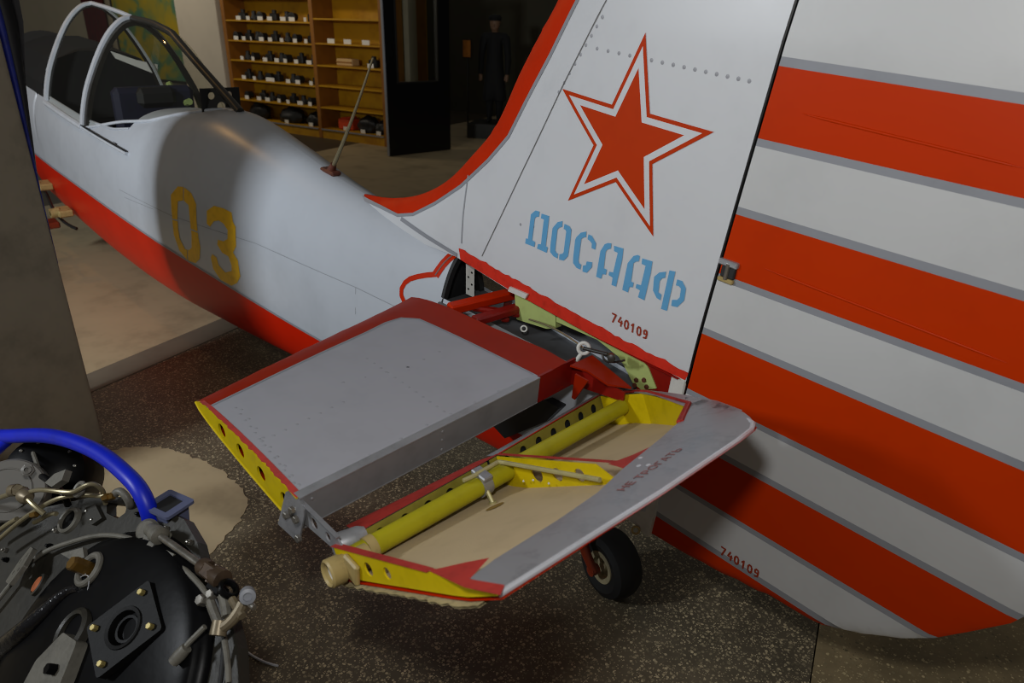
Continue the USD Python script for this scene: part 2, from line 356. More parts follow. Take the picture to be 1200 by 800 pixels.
# pillar
p1 = floor_px(123, 515)
PM = M((p1[0], p1[1], 0), E1, E2, (0, 0, 1))
pil = part_group('pillar', None, kind='structure', label='bare grey concrete pillar at the left edge of the hall')
pr = Polygon([(0, 0), (-.55, 0), (-.55, -1.0), (0, -1.0)]).buffer(-.02).buffer(.02, quad_segs=3)
obj('pillar_shaft', prism(pr, 3.6, PM), 'concrete', pil, smooth=False)
dr = thing('dust_cover', 'black and blue cloth cover hanging behind the concrete pillar', 'cover', (0, 0, 0))
def hang(e0, e1, c0, c1, m_, nm):
    """a cloth fold from z 0.9 to 2.5 whose free edge stands further out higher up"""
    rows_ = 26; cols = 9; V = []
    for z in np.linspace(.9, 2.5, rows_):
        for t in np.linspace(0, 1, cols):
            out = (c0 + (c1 - c0) * t) * np.interp(z, [.9, 1.2, 1.5, 1.85, 2.5], [0.02, .06, .45, 1.0, 1.0])
            V.append(p1 + E1 * (e0 + (e1 - e0) * t + .012 * math.sin(7 * t + 3 * z)) + E2 * (out + .006 * math.sin(5 * z + 9 * t)) + np.array([0, 0, z]))
    n = cols; F_ = [[r * n + c, r * n + c + 1, (r + 1) * n + c + 1] for r in range(rows_ - 1) for c in range(n - 1)] + [[r * n + c, (r + 1) * n + c + 1, (r + 1) * n + c] for r in range(rows_ - 1) for c in range(n - 1)]
    a_ = trimesh.Trimesh(np.array(V), F_, process=False); b_ = a_.copy(); b_.vertices = b_.vertices - E1 * .006
    return obj(nm, cat(a_, b_), m_, dr, smooth=60)
hang(-.015, -.02, .004, .045, 'drape_blue', 'blue_lining')
hang(-.02, -.045, .030, .122, 'drape_black', 'black_cloth')

# ================================================================== THE AIRCRAFT (aircraft axes: x aft, y starboard, z up)
AM = np.eye(4); AM[:3, 0] = AX; AM[:3, 1] = AY; AM[:3, 2] = AU
plane = thing('airplane', 'white and red single-seat propeller airplane with a striped tail and the yellow number 03', 'airplane', mtx=AM)
# ---- fuselage loft
ST = np.array([[-5.8, 1.02, -.17, .47, 3.4, 2.3], [-5.2, 1.02, -.18, .47, 3.4, 2.3], [-4.6, 1.02, -.18, .46, 3.4, 2.3], [-3.9, 1.04, -.16, .44, 2.9, 2.3],
               [-3.3, 1.12, -.12, .41, 2.3, 2.3], [-2.8, 1.20, -.06, .37, 2.0, 2.3], [-2.3, 1.155, .01, .32, 2.0, 2.3], [-1.8, 1.09, .09, .26, 2.0, 2.3],
               [-1.3, 1.055, .18, .185, 2.0, 2.2], [-.93, 1.04, .25, .128, 2.0, 2.2], [-.4, 1.0, .32, .09, 2.2, 2.2], [.1, .97, .39, .055, 2.4, 2.2]])
SI = [PchipInterpolator(ST[:, 0], ST[:, k]) for k in range(1, 6)]
def st(a): return [i(np.clip(a, -5.8, .1)) for i in SI]
def half_width(a, u):
    top, bot, w, nt, nb = st(a); uc = bot + .47 * (top - bot)
    q = np.where(u >= uc, (u - uc) / (top - uc), (uc - u) / (uc - bot)); n = np.where(u >= uc, nt, nb)
    return w * np.maximum(0, 1 - np.clip(np.abs(q), 0, 1) ** n) ** (1 / n)
def hit_fus(px, py):
    d = rayl(px, py); t = np.linspace(.8, 14, 6000); P = CL + t[:, None] * d / np.linalg.norm(d)
    top, bot, w, nt, nb = st(P[:, 0])
    ins = (P[:, 0] < -.9) & (P[:, 0] > -5.8) & (P[:, 2] < top) & (P[:, 2] > bot) & (np.abs(P[:, 1]) < half_width(P[:, 0], P[:, 2]))
    return P[np.argmax(ins)] if ins.any() else (hit_fus(px, py + 1.0) if py < 500 else None)
RL = [hit_fus(*q) for q in [(60, 194), (120, 240), (185, 282), (232, 312), (297, 352), (375, 399)]]
RLa = np.array([[p[0], p[2]] for p in RL if p is not None]); RLa = RLa[np.argsort(RLa[:, 0])]
rl = np.polyfit(RLa[:, 0], RLa[:, 1], 2)
def red_line(a):
    a = np.asarray(a, float); base = np.polyval(rl, np.clip(a, RLa[0, 0] - .3, RLa[-1, 0] + .2)) + np.where(a > RLa[-1, 0] + .2, (a - RLa[-1, 0] - .2) * .10, 0)
    return np.where(a > -.42, np.maximum(st(a)[1] + .0005, base - (a + .42) * 1.2), base)
def loft(stations, u_hi, u_lo, n=26, n_in=0):
    """both flanks of the fuselage between two height curves, as one strip grid"""
    rows = []
    for a in stations:
        top, bot, w, nt, nb = st(a); hi, lo = u_hi(a), u_lo(a)
        s = np.linspace(0, 1, n)
        if hi >= top - 1e-6 or lo <= bot + 1e-6:        # run by angle so that crown and keel stay round
            uc = bot + .47 * (top - bot)
            def ang(u):
                q = np.clip((u - uc) / ((top - uc) if u >= uc else (uc - bot)), -1, 1); nn = nt if u >= uc else nb
                return math.asin(np.sign(q) * min(1, abs(q) ** (nn / 2)))
            th = np.linspace(ang(hi), ang(lo), n); sgn = np.sin(th)
            u = np.where(sgn >= 0, uc + (top - uc) * np.abs(sgn) ** (2 / nt), uc - (uc - bot) * np.abs(sgn) ** (2 / nb))
            y = w * np.abs(np.cos(th)) ** (2 / np.where(sgn >= 0, nt, nb))
        else:
            u = hi + (lo - hi) * s; y = half_width(np.full(n, a), u)
        rows.append((np.full(n, a), y, u))
    V = []; R = len(rows)
    for side in (-1, 1):
        for a, y, u in rows: V.append(np.c_[a, side * y, u])
    V = np.vstack(V); Fc = []
    for sd in range(2):
        o = sd * R * n
        for i in range(R - 1):
            for j in range(n - 1):
                p, q, r_, t = o + i * n + j, o + i * n + j + 1, o + (i + 1) * n + j + 1, o + (i + 1) * n + j
                Fc += [[p, q, r_], [p, r_, t]] if sd == 0 else [[p, r_, q], [p, t, r_]]
    return V, np.array(Fc)
top_f = lambda a: float(st(a)[0]); bot_f = lambda a: float(st(a)[1]); rlf = lambda a: float(red_line(a))
SILL = lambda a: .885 + .0 * a
SILL_A = [-5.8, -5.45, -5.2, -4.3, -3.9, -3.7]
def sill(a): return float(np.interp(a, SILL_A, [1.02, 1.02, .90, .895, .915, .955]))
parts_f = []
for A0, A1, n_, hi in ((-5.8, -5.45, 8, top_f), (-5.45, -3.7, 40, sill), (-3.7, -.93, 60, top_f)):
    V, Fc = loft(np.linspace(A0, A1, n_), hi, rlf, 34); parts_f.append(trimesh.Trimesh(V, Fc, process=False))
obj('fuselage_skin', cat(*parts_f), 'skin_grey', plane, smooth=50)
obj('sill_bead', cat(*[tube([(a, sd * (float(half_width(np.array([a]), np.array([sill(a)]))[0])), sill(a)) for a in np.linspace(-5.42, -3.7, 30)], .008, 6) for sd in (-1, 1)]), 'skin_grey', plane, kind='stuff')
V, Fc = loft(np.linspace(-5.8, .08, 80), rlf, bot_f, 20)
obj('belly_skin', trimesh.Trimesh(V, Fc, process=False), 'belly_red', plane, smooth=50)
tail_hi = lambda a: min(.868, top_f(a))
V, Fc = loft(np.linspace(-.93, .08, 20), tail_hi, rlf, 12)
tail = obj('tail_cone_skin', trimesh.Trimesh(V, Fc, process=False), 'skin_grey', plane, smooth=50, label='lower tail skin under the opened fairing')
# dark pin line between white and red
V, Fc = loft(np.linspace(-5.8, -.93, 60), lambda a: rlf(a) + .006, lambda a: rlf(a) - .006, 3)
V[:, 1] *= 1.004; V[:, 1] += np.sign(V[:, 1]) * .0012
obj('pin_line', trimesh.Trimesh(V, Fc, process=False), 'pin_grey', plane, smooth=50)
def fus_fn(off=.002):
    def f(q):
        y = half_width(q[:, 0], q[:, 1]); return np.c_[q[:, 0], -(y + off), q[:, 1]]
    return f
def fus_poly(pts): return poly([(p[0], p[2]) for p in (hit_fus(*q) for q in pts)])
def fus_line(pts, wpx=.004):
    P = [hit_fus(*q) for q in pts]; return LineString([(p[0], p[2]) for p in P]).buffer(wpx, cap_style=2)
Z03 = lambda P: [(180 + x * .1875, 200 + y * .1875) for x, y in P]
zero_o = [(110, 150), (155, 97), (190, 100), (240, 140), (268, 210), (270, 300), (295, 480), (290, 550), (265, 577), (215, 560), (165, 500), (130, 400), (118, 280)]
zero_i = [(155, 190), (190, 185), (222, 215), (230, 300), (240, 400), (240, 480), (225, 495), (200, 490), (165, 420), (152, 300)]
three = [(335, 250), (380, 218), (440, 235), (490, 260), (500, 320), (515, 350), (518, 470), (500, 510), (530, 560), (545, 660), (525, 700), (490, 718), (420, 680), (375, 610), (360, 540), (370, 520), (395, 540), (410, 590), (450, 635), (490, 625), (490, 590), (470, 535), (430, 510), (400, 460), (405, 430), (440, 440), (465, 425), (465, 370), (440, 330), (410, 310), (380, 315), (355, 350), (335, 330)]
gaps = unary_union([fus_line(Z03(g), .0035) for g in ([(190, 90), (190, 195)], [(105, 298), (158, 312)], [(232, 364), (280, 384)], [(215, 485), (215, 566)])])
obj('digit', decal(fus_poly(Z03(zero_o)).difference(fus_poly(Z03(zero_i))).difference(gaps), fus_fn(), .05), 'yellow_paint', plane, smooth=60, label='yellow painted digit 0')
obj('digit', decal(fus_poly(Z03(three)), fus_fn(), .05), 'yellow_paint', plane, smooth=60, label='yellow painted digit 3')
# panel seams on the flank
for pts in ([(140, 222), (200, 252), (300, 285), (418, 337), (470, 362)], [(417, 337), (417, 368)], [(146, 231), (180, 245)]):
    obj('panel_seam', decal(fus_line(pts, .0018), fus_fn(.0012), .08), 'seam', plane, smooth=60)
# red outline of the tailplane fairing
def red_tape(pts, w=.009): return fus_line(pts, w)
obj('red_outline', decal(red_tape([(474, 353), (471, 346), (471, 338), (475, 331), (481, 326.5), (489, 324), (500, 322), (512, 321)], .010), fus_fn(.002), .03), 'red', plane, smooth=60, label='red painted outline at the tailplane root')
obj('red_outline', decal(red_tape([(511, 322), (515, 316), (520, 309), (526, 302.5), (532, 298), (538, 294)], .019), fus_fn(.002), .03), 'red', plane, smooth=60, label='red painted edge of the tail opening')

obj('panel_seam', decal(fus_line([(511, 322), (515, 316), (520, 309), (526, 302.5), (532, 298)], .0025), fus_fn(.003), .03), 'dark_seam', plane, smooth=60)
# ---- canopy
HT = PchipInterpolator([0, .3, .52, .69, .82, .93, .985, 1.0], [1.0, .87, .71, .56, .42, .25, .11, 0.0])
def hoop(a, base_u, wy, top_u, n=41):
    t = np.linspace(-1, 1, n); h = np.sin((1 - np.abs(t)) * np.pi / 2) ** 1.15
    return np.c_[np.full(n, a), np.sign(t) * wy * HT(h), base_u + (top_u - base_u) * h]
def band(path, w, th):
    """strip frame following a hoop: width w along x, thickness th"""
    p = np.asarray(path); c = np.array([p[:, 0].mean(), 0, p[:, 2].min()]); d = p - c; d[:, 0] = 0; d /= np.linalg.norm(d, axis=1, keepdims=True)
    n = len(p); V = np.vstack([p + d * th / 2 - [w / 2, 0, 0], p + d * th / 2 + [w / 2, 0, 0], p - d * th / 2 + [w / 2, 0, 0], p - d * th / 2 - [w / 2, 0, 0]])
    Fc = []
    for k in range(4):
        for i in range(n - 1):
            a, b = k * n + i, ((k + 1) % 4) * n + i; Fc += [[a, b, b + 1], [a, b + 1, a + 1]]
    return trimesh.Trimesh(V, Fc, process=False)
B1, B2 = hit_fus(55, 120), hit_fus(98, 149)
h1, h2 = hoop(B1[0], B1[2], -B1[1] + .006, 1.525), hoop(B2[0], B2[2], -B2[1] + .006, 1.515)
canopy = part_group('canopy', plane, label='sliding canopy with light metal frames')
obj('canopy_frame', band(h1, .05, .020), 'frame_grey', canopy, smooth=30)
obj('canopy_frame', band(h2, .05, .020), 'frame_grey', canopy, smooth=30)
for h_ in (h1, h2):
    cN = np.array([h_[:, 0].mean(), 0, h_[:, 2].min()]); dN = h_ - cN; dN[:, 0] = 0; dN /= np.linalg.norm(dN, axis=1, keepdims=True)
    obj('frame_inner_shade', band(h_ - dN * .017, .046, .014), 'frame_dark', canopy, smooth=30)  # dark band added inside each hoop, its shade put into the colour
B3 = hit_fus(150, 180)
for s in (-1, 1):
    mir = np.array([1, -s, 1])                      # s = -1 is the side hit by the rays
    b1, b2, b3 = B1 * mir, B2 * mir, B3 * mir
    o_ = np.array([0, s * .008, 0])
    obj('canopy_rail', tube([b1 + o_, (b1 + b2) / 2 + o_ + [0, s * .004, 0], b2 + o_], .020, 8, sub=10), 'frame_grey', canopy, smooth=40)
    obj('slide_rail', tube([b2 + o_, (b2 + b3) / 2 + o_ * 1.6, b3 + o_], .011, 8, sub=10), 'frame_grey', canopy, smooth=40)
    obj('slide_slot', tube([b2 + o_ + [0, s * .004, .014], (b2 + b3) / 2 + o_ * 1.8 + [0, 0, .014], b3 + o_ + [0, 0, .014]], .006, 6, sub=10), 'black_seal', canopy, smooth=40)
def skin_between(A, B):
    n = len(A); V = np.vstack([A, B]); Fc = [[i, i + 1, n + i + 1] for i in range(n - 1)] + [[i, n + i + 1, n + i] for i in range(n - 1)]
    return trimesh.Trimesh(V, Fc, process=False)
ins = lambda h: h * [1, .985, 1] - [0, 0, .004]
obj('canopy_spine', tube([h1[20], (h1[20] + h2[20]) / 2 + [0, 0, .006], h2[20]], .014, 8, sub=10), 'frame_grey', canopy)
obj('canopy_glass', skin_between(ins(h1) + [.02, 0, 0], ins(h2) - [.02, 0, 0]), 'perspex', canopy, smooth=60)
# rear fixed glazing running down to the turtle deck
GB = [hit_fus(*q) for q in [(107, 132), (142, 143), (175, 142), (215, 133), (250, 127), (276, 128)]]
GB[0] = B2 + [.04, .0, .0]
gba = np.array(GB); gba = gba[np.argsort(gba[:, 0])]
GA = np.linspace(B2[0] + .03, -2.80, 17); rows = []
for a in GA:
    s = (a - GA[0]) / (GA[-1] - GA[0])
    topu = float(np.interp(a, [GA[0], -3.95, -3.65, -3.32, -3.01, -2.80], [1.51, 1.52, 1.50, 1.38, 1.275, 1.205])); bu = float(np.interp(a, np.r_[gba[:, 0], -2.8], np.r_[gba[:, 2], 1.19])); wy = float(np.interp(a, np.r_[gba[:, 0], -2.8], np.r_[-gba[:, 1], .012])) + .004
    rows.append(hoop(a, bu, wy, max(topu, bu + .004), 25))
rg = np.vstack(rows); nn = 25
Fg = [[i * nn + j, i * nn + j + 1, (i + 1) * nn + j + 1] for i in range(16) for j in range(24)] + [[i * nn + j, (i + 1) * nn + j + 1, (i + 1) * nn + j] for i in range(16) for j in range(24)]
obj('fixed_glazing', trimesh.Trimesh(rg, Fg, process=False), 'perspex', canopy, smooth=60)
obj('glazing_frame', tube(np.array([r[12] for r in rows]) - [0, 0, .004], .022, 8), 'frame_dark', canopy, smooth=60)
for j in (0, 24): obj('glazing_frame', tube(np.array([r[j] for r in rows]) + [0, 0, .002], .010, 8), 'frame_grey', canopy, smooth=60)
obj('glazing_frame', band(hoop(B2[0] + .045, B2[2], -B2[1] - .010, 1.485), .05, .03), 'frame_dark', canopy, smooth=30)
obj('canopy_bracket', prism(Polygon([(-.11, 0), (.11, 0), (.11, .13), (-.11, .13)], [Point(-.05, .09).buffer(.02).exterior.coords, Point(.05, .09).buffer(.02).exterior.coords, Point(.0, .03).buffer(.025).exterior.coords]), .012, M((-3.12, .03, 1.14), (0, 1, 0), (0, 0, 1), (1, 0, 0))), 'cockpit_dark', canopy, smooth=False)
# cockpit interior
cockpit = part_group('cockpit', plane, label='dark cockpit with seat and side consoles')
tubv = prism(Polygon([(-5.5, -.37), (-3.75, -.37), (-3.75, .37), (-5.5, .37)], [[(-5.45, -.355), (-3.8, -.355), (-3.8, .355), (-5.45, .355)]]), .70, M((0, 0, .16), (1, 0, 0), (0, 1, 0), (0, 0, 1)))
obj('tub', cat(tubv, bx((-4.6, 0, .17), (1.6, .72, .02))), 'cockpit_dark', cockpit, smooth=False)
obj('seat_back', bx((-4.12, 0, .72), (.10, .50, .80), None, .03), 'seat_blue', cockpit)
obj('headrest', bx((-4.08, 0, 1.06), (.10, .24, .12), None, .03), 'cockpit_dark', cockpit)
obj('side_console', bx((-4.5, .33, .82), (1.1, .10, .10), None, .01), 'cockpit_green', cockpit, smooth=False)
wp = [pa(*q, -5.12) for q in [(131, 61), (160, 71), (184, 76), (184, 87), (166, 80), (136, 68)]]
obj('white_panel', prism(Polygon([(p[1], p[2]) for p in wp]).buffer(.004), .012, M((-5.13, 0, 0), (0, 1, 0), (0, 0, 1), (1, 0, 0))), 'white_panel', cockpit, smooth=False)
obj('instrument_shroud', cat(prism(Polygon([(-.40, .72), (.40, .72), (.40, .98), (.3, 1.14), (.12, 1.2), (-.12, 1.2), (-.3, 1.14), (-.40, .98)]), .9, M((-6.1, 0, 0), (0, 1, 0), (0, 0, 1), (1, 0, 0)))), 'cockpit_dark', cockpit, smooth=False)
ub = np.linspace(.16, float(st(-3.7)[0]) - .003, 24); yb = half_width(np.full(24, -3.7), ub) - .004
obj('seat_bulkhead', prism(Polygon([(-y_, u_) for y_, u_ in zip(yb, ub)] + [(y_, u_) for y_, u_ in zip(yb[::-1], ub[::-1])]), .01, M((-3.712, 0, 0), (0, 1, 0), (0, 0, 1), (1, 0, 0))), 'cockpit_dark', cockpit, smooth=False)
obj('grab_frame', cat(tube([pyy(198, 98, .2), pyy(205, 110, .2), pyy(222, 119, .18)], .022, 8, sub=8), tube([pyy(204, 108, .2), pyy(214, 108, .22)], .02, 8)), 'cockpit_green', cockpit)
# dark nose ahead of the cockpit and wing-root fittings under the flank
nose = [(0.0, .02), (.36, .02), (.43, .25), (.44, .75), (.42, 1.02)]
obj('nose_cowl', lathe([(0, 0), (.40, 0), (.46, .12), (.455, .95), (.42, 1.1), (0, 1.1)], M((-5.86, 0, .55), (0, 1, 0), (0, 0, 1), (-1, 0, 0)) @ np.diag([1, 1.35, 1, 1]), 40), 'inner_dark', plane)
for q, m_ in (((52, 217), 'tan_metal'), ((75, 248), 'tan_metal'), ((60, 262), 'fork_red')):
    c = pyy(q[0], q[1], -.5); obj('wing_fitting', cat(bx(c, (.14, .1, .05), None, .01), lathe([(.018, -.03), (.035, -.03), (.035, .03), (.018, .03)], frame_z(c + [.0, -.06, 0], (0, 1, 0)), 16)), m_, plane)
obj('wing_fitting', tube([pyy(45, 228, -.5), pyy(60, 240, -.52), pyy(78, 262, -.5), pyy(90, 268, -.46)], .012, 8, sub=20), 'cable_black', plane)
# antenna on the spine
ant = part_group('antenna', plane, label='thin whip antenna leaning aft on the fuselage spine')
pb, pt = pyy(388, 215, 0), pyy(437, 68, .02); pb[2] = top_f(pb[0])
obj('antenna_rod', tube([pb, pb * .6 + pt * .4 + [.012, 0, 0], pt], [.010, .007, .004], 8, sub=12), 'pipe_olive', ant)
obj('antenna_foot', bx(pb + [.0, 0, .004], (.11, .05, .02), None, .006), 'bracket_brown', ant)
obj('antenna_foot', lathe([(0, 0), (.022, 0), (.014, .05), (0, .05)], frame_z(pb, pt - pb), 12), 'bracket_brown', ant)
# ---- fin and rudder share one symmetrical profile
LEp = np.array([(-1.9, 1.03), (-1.715, 1.061), (-1.525, 1.085), (-1.363, 1.122), (-1.213, 1.176), (-1.047, 1.273), (-.911, 1.399), (-.806, 1.514), (-.70, 1.713), (-.573, 1.922), (-.40, 2.20), (-.28, 2.33), (-.12, 2.40), (.2, 2.42)])
LEi = PchipInterpolator(LEp[:, 1], LEp[:, 0])
def a_le(u): return LEi(np.clip(u, 1.03, 2.42))
def a_h(u): return .112 + .052 * (u - .933)
def half_thick(q):
    a, u = q[:, 0], q[:, 1]; le = a_le(u); s = np.clip((a - le) / (1.08 - le), 0, 1)
    f = (.2969 * np.sqrt(s) - .126 * s - .3516 * s ** 2 + .2843 * s ** 3 - .1015 * s ** 4) / .1
    return .056 * np.minimum(f, 1.0) * np.interp(u, [.3, .9, 1.05, 1.9, 2.4], [.75, .85, 1, .95, .3]) + .0015
def fin_fn(side=-1, off=0.0):
    return lambda q: np.c_[q[:, 0], side * (half_thick(q) + off), q[:, 1]]
def px_surf(px, py, thick=half_thick):
    y = -.04
    for _ in range(6):
        p = pyy(px, py, y); y = -float(thick(np.array([[p[0], p[2]]]))[0])
    return (p[0], p[2])
FP = lambda pts: [px_surf(*q) for q in pts]
uu = np.linspace(1.035, 2.40, 70)
le_line = [(float(a_le(u)), u) for u in uu]
bot_strip = [(-.914, 1.030), (-.631, 1.003), (-.234, .991), (.1, .992)]
hinge_line = [(float(a_h(u)), u) for u in np.linspace(.984, 2.41, 12)]
fin_out = Polygon(le_line + hinge_line[::-1] + bot_strip[::-1] + [(-1.3, 1.0), (-1.72, 1.03)]).buffer(0)
inner = FP([(677, 0), (645, 65), (615, 122), (596, 160), (572, 188), (540, 218), (510, 238), (484, 251), (466, 252), (446, 242), (420, 228)])
ie = [(inner[0][0] + .52 * (u - inner[0][1]) + .01 * (u - inner[0][1]), u) for u in (2.3, 2.1)]
le_zone = Polygon(le_line[::-1] + [(-1.95, 1.03)] + inner[::-1] + [(float(a_le(2.1)) + .06, 2.1), (float(a_le(2.3)) + .07, 2.3), (float(a_le(2.4)) + .05, 2.41)]).buffer(0)
both = lambda shape, size, off=0.0: cat(decal(shape, fin_fn(-1, off), size), decal(shape, fin_fn(1, off), size))
fin = obj('fin', both(fin_out.difference(le_zone), .05), 'fin_white', plane, smooth=60)
obj('leading_edge', both(fin_out.intersection(le_zone), .03), 'red', fin, smooth=60, label='red painted leading edge of the fin')
obj('pin_line', decal(LineString(inner).buffer(.006).intersection(fin_out), fin_fn(-1, .0022), .04), 'pin_grey', fin, smooth=60)
ragged = lambda pts, amp, n: [(x + 0 * i, y + rng.normal(0, amp)) for i, (x, y) in enumerate([tuple(np.array(LineString(pts).interpolate(k / n, normalized=True).coords[0])) for k in range(n + 1)])]
top_edge = ragged(FP([(538, 290), (600, 325), (700, 381), (808, 437)]), .0022, 60); low_edge = FP([(540, 304), (600, 341), (700, 396), (803, 445)])
obj('root_strip', cat(decal(Polygon(top_edge + low_edge[::-1]).buffer(0), fin_fn(-1, .002), .05)), 'root_red', fin, smooth=60, label='scuffed red tape along the lower edge of the fin')
obj('root_flange', decal(Polygon([(-.91, -.05), (.09, -.05), (.09, .05), (-.91, .05)]), lambda q: np.c_[q[:, 0], q[:, 1], np.interp(q[:, 0], [-.914, -.631, -.234, .1], [1.028, 1.001, .989, .990])], .1), 'dark_red', fin, smooth=60)
for pts, w, m_ in (([(711, 0), (660, 100), (614, 197), (565, 300)], .0016, 'dark_seam'), ([(549, 205), (543, 250), (541, 285)], .003, 'seam'), ([(470, 256), (500, 277), (536, 299)], .008, 'pin_grey')):
    obj('panel_seam', decal(LineString(FP(pts)).buffer(w, cap_style=2), fin_fn(-1, .0018), .02), m_, fin, smooth=60)
# rivets of the fin in rows
def dots(rows_, fn_pt, r, h=.0012):
    ms = []
    for p0, p1, n in rows_:
        for k in range(n):
            q = np.array(p0) * (1 - k / max(1, n - 1)) + np.array(p1) * (k / max(1, n - 1)); ms.append(fn_pt(q, r))
    return cat(*ms)
def fin_rivet(q, r):
    a, u = px_surf(*q); y = -half_thick(np.array([[a, u]]))[0]
    return lathe([(0, .0007), (r * .6, .0006), (r, 0)], frame_z((a, y, u), (0, -1, 0)), 8)
obj('rivets', dots([((700, 57), (878, 95), 15), ((610, 263), (640, 268), 3), ((706, 20), (655, 108), 9)], fin_rivet, .0055), 'rivet_grey', fin, smooth=40, kind='stuff')
# star
star_px = [(757, 38), (762, 133), (837, 154.5), (765, 192), (766, 277), (722, 213), (666, 235), (696, 170), (659.5, 104), (717.5, 122.5)]
S0 = poly(FP(star_px)); mit = dict(join_style=2, mitre_limit=12)
S1, S2 = S0.buffer(-.0105, **mit), S0.buffer(-.0275, **mit)
star = obj('star', decal(S2.union(S0.difference(S1)), fin_fn(-1, .002), .05), 'star_red', fin, smooth=60, label='red five-pointed star with a white and red outline')
obj('star_outline', decal(S1.difference(S2), fin_fn(-1, .002), .05), 'fin_white', fin, smooth=60, label='white band of the star')
# stencilled word
ZT = lambda P: [(600 + x * .2, 220 + y * .2) for x, y in P]
LETTERS = [[[(113, 155), (140, 132), (163, 138), (160, 168), (143, 170), (135, 182), (120, 305), (138, 318), (133, 346), (79, 325), (84, 295), (96, 298)], [(175, 150), (220, 165), (215, 215), (200, 340), (212, 348), (205, 380), (148, 355), (155, 328), (172, 330), (185, 215), (190, 185), (172, 178)]],
    [[(270, 200), (298, 194), (296, 228), (280, 232), (268, 245), (255, 365), (262, 380), (272, 385), (268, 413), (245, 400), (225, 375), (228, 330), (240, 235)], [(310, 210), (340, 225), (350, 245), (345, 300), (330, 400), (305, 425), (278, 420), (280, 388), (298, 385), (305, 375), (320, 255), (315, 245), (305, 240)]],
    [[(405, 262), (438, 255), (436, 288), (420, 290), (408, 300), (392, 425), (395, 440), (408, 450), (402, 478), (380, 468), (360, 440), (360, 415), (372, 305), (378, 290)], [(450, 272), (470, 280), (495, 325), (490, 362), (468, 352), (470, 325), (458, 310), (445, 300)], [(440, 430), (472, 435), (470, 465), (440, 497), (415, 490), (418, 455), (435, 452)]],
    [[(545, 330), (565, 322), (585, 325), (582, 355), (562, 360), (552, 372), (540, 470), (558, 478), (552, 508), (532, 505), (525, 532), (495, 520), (520, 370)], [(600, 338), (655, 355), (648, 420), (612, 578), (585, 568), (592, 525), (568, 510), (572, 490), (595, 495), (622, 380), (600, 370)]],
    [[(715, 398), (740, 392), (752, 400), (745, 430), (728, 432), (715, 440), (700, 548), (715, 555), (710, 582), (690, 580), (682, 612), (648, 597), (680, 440)], [(765, 412), (825, 430), (815, 500), (778, 658), (740, 640), (752, 600), (726, 585), (732, 562), (758, 570), (785, 455), (762, 445)]],
    [[(905, 490), (900, 525), (880, 530), (868, 545), (860, 610), (878, 625), (872, 658), (850, 645), (828, 600), (835, 520), (865, 495)], [(925, 482), (960, 490), (910, 720), (875, 708)], [(970, 535), (1000, 545), (1022, 590), (1010, 660), (970, 698), (935, 690), (940, 655), (970, 655), (985, 640), (992, 590), (980, 575), (962, 570)]]]
for L, nm in zip(LETTERS, 'ДОСААФ'):
    obj('letter', decal(unary_union([poly(FP(ZT(p))) for p in L]), fin_fn(-1, .002), .05), 'blue_paint', fin, smooth=60, label=f'light blue stencil letter {nm}')
STROKES = {'7': [[(0, 1), (.55, 1), (.15, 0)]], '4': [[(.3, 1), (.02, .4), (.6, .4)], [(.5, .62), (.44, 0)]], '0': [[(.2, 1), (.02, .75), (.02, .25), (.2, 0)], [(.38, 1), (.56, .75), (.56, .25), (.38, 0)]],
           '1': [[(.1, .75), (.34, 1), (.30, 0)]], '9': [[(.52, .55), (.1, .5), (.05, .8), (.25, 1), (.5, .95), (.55, .6), (.45, .1), (.1, 0)]]}
def number(base, ex, ey, wpx, surf):
    out = []
    for k, ch in enumerate('740109'):
        for s_ in STROKES[ch]:
            pts = [surf(base[0] + (k + x) * ex[0] + y * ey[0], base[1] + (k + x) * ex[1] + y * ey[1]) for x, y in s_]
            out.append(LineString(pts).buffer(wpx))
    return unary_union(out)
obj('serial_number', decal(number((717.3, 376.2), (7.3, 3.75), (1.0, -9.2), .0028, px_surf), fin_fn(-1, .002), .05), 'letter_red', fin, smooth=60, label='small red serial number 740109 on the fin')

# rudder
rud_pts = [(a_h(.378) + .005, .385), (.30, .405), (.518, .446), (.66, .462), (.747, .511), (.836, .575), (.897, .634), (.949, .705), (1.007, .788), (1.04, .87), (1.062, 1.0), (1.068, 1.2), (1.05, 1.5), (1.0, 1.8), (.93, 2.05), (.8, 2.25), (.62, 2.36), (.4, 2.41), (a_h(2.41) + .005, 2.42)]
rud_pts = [(float(x), float(y)) for x, y in rud_pts]
rud_out = Polygon(rud_pts).buffer(.02).buffer(-.02)
rud_edge = rud_out.exterior
def rud_thick(q):
    d = shapely.distance(shapely.points(q), rud_edge); dh = np.clip((q[:, 0] - a_h(q[:, 1]) - .005), 0, 1)
    d = np.where(dh < d + .004, .026, d)
    return (half_thick(q) - .001) * np.sqrt(np.clip(d / .026, 0, 1) * (2 - np.clip(d / .026, 0, 1))) + .0005
def rud_fn(side=-1, off=0.0): return lambda q: np.c_[q[:, 0], side * (rud_thick(q) + off), q[:, 1]]
rb = lambda shape, size, off=0.0: cat(decal(shape, rud_fn(-1, off), size), decal(shape, rud_fn(1, off), size))
BANDS = ((1.687, 1.848), (1.337, 1.499), (.970, 1.155), (.642, .806), (.2, .480))
painted = unary_union([sbox(-1, u0 - (.018 if u0 > .3 else 0), 2, u1 + .020) for u0, u1 in BANDS])
rudder = obj('rudder', rb(rud_out.difference(painted), .022), 'rudder_white', plane, smooth=60)
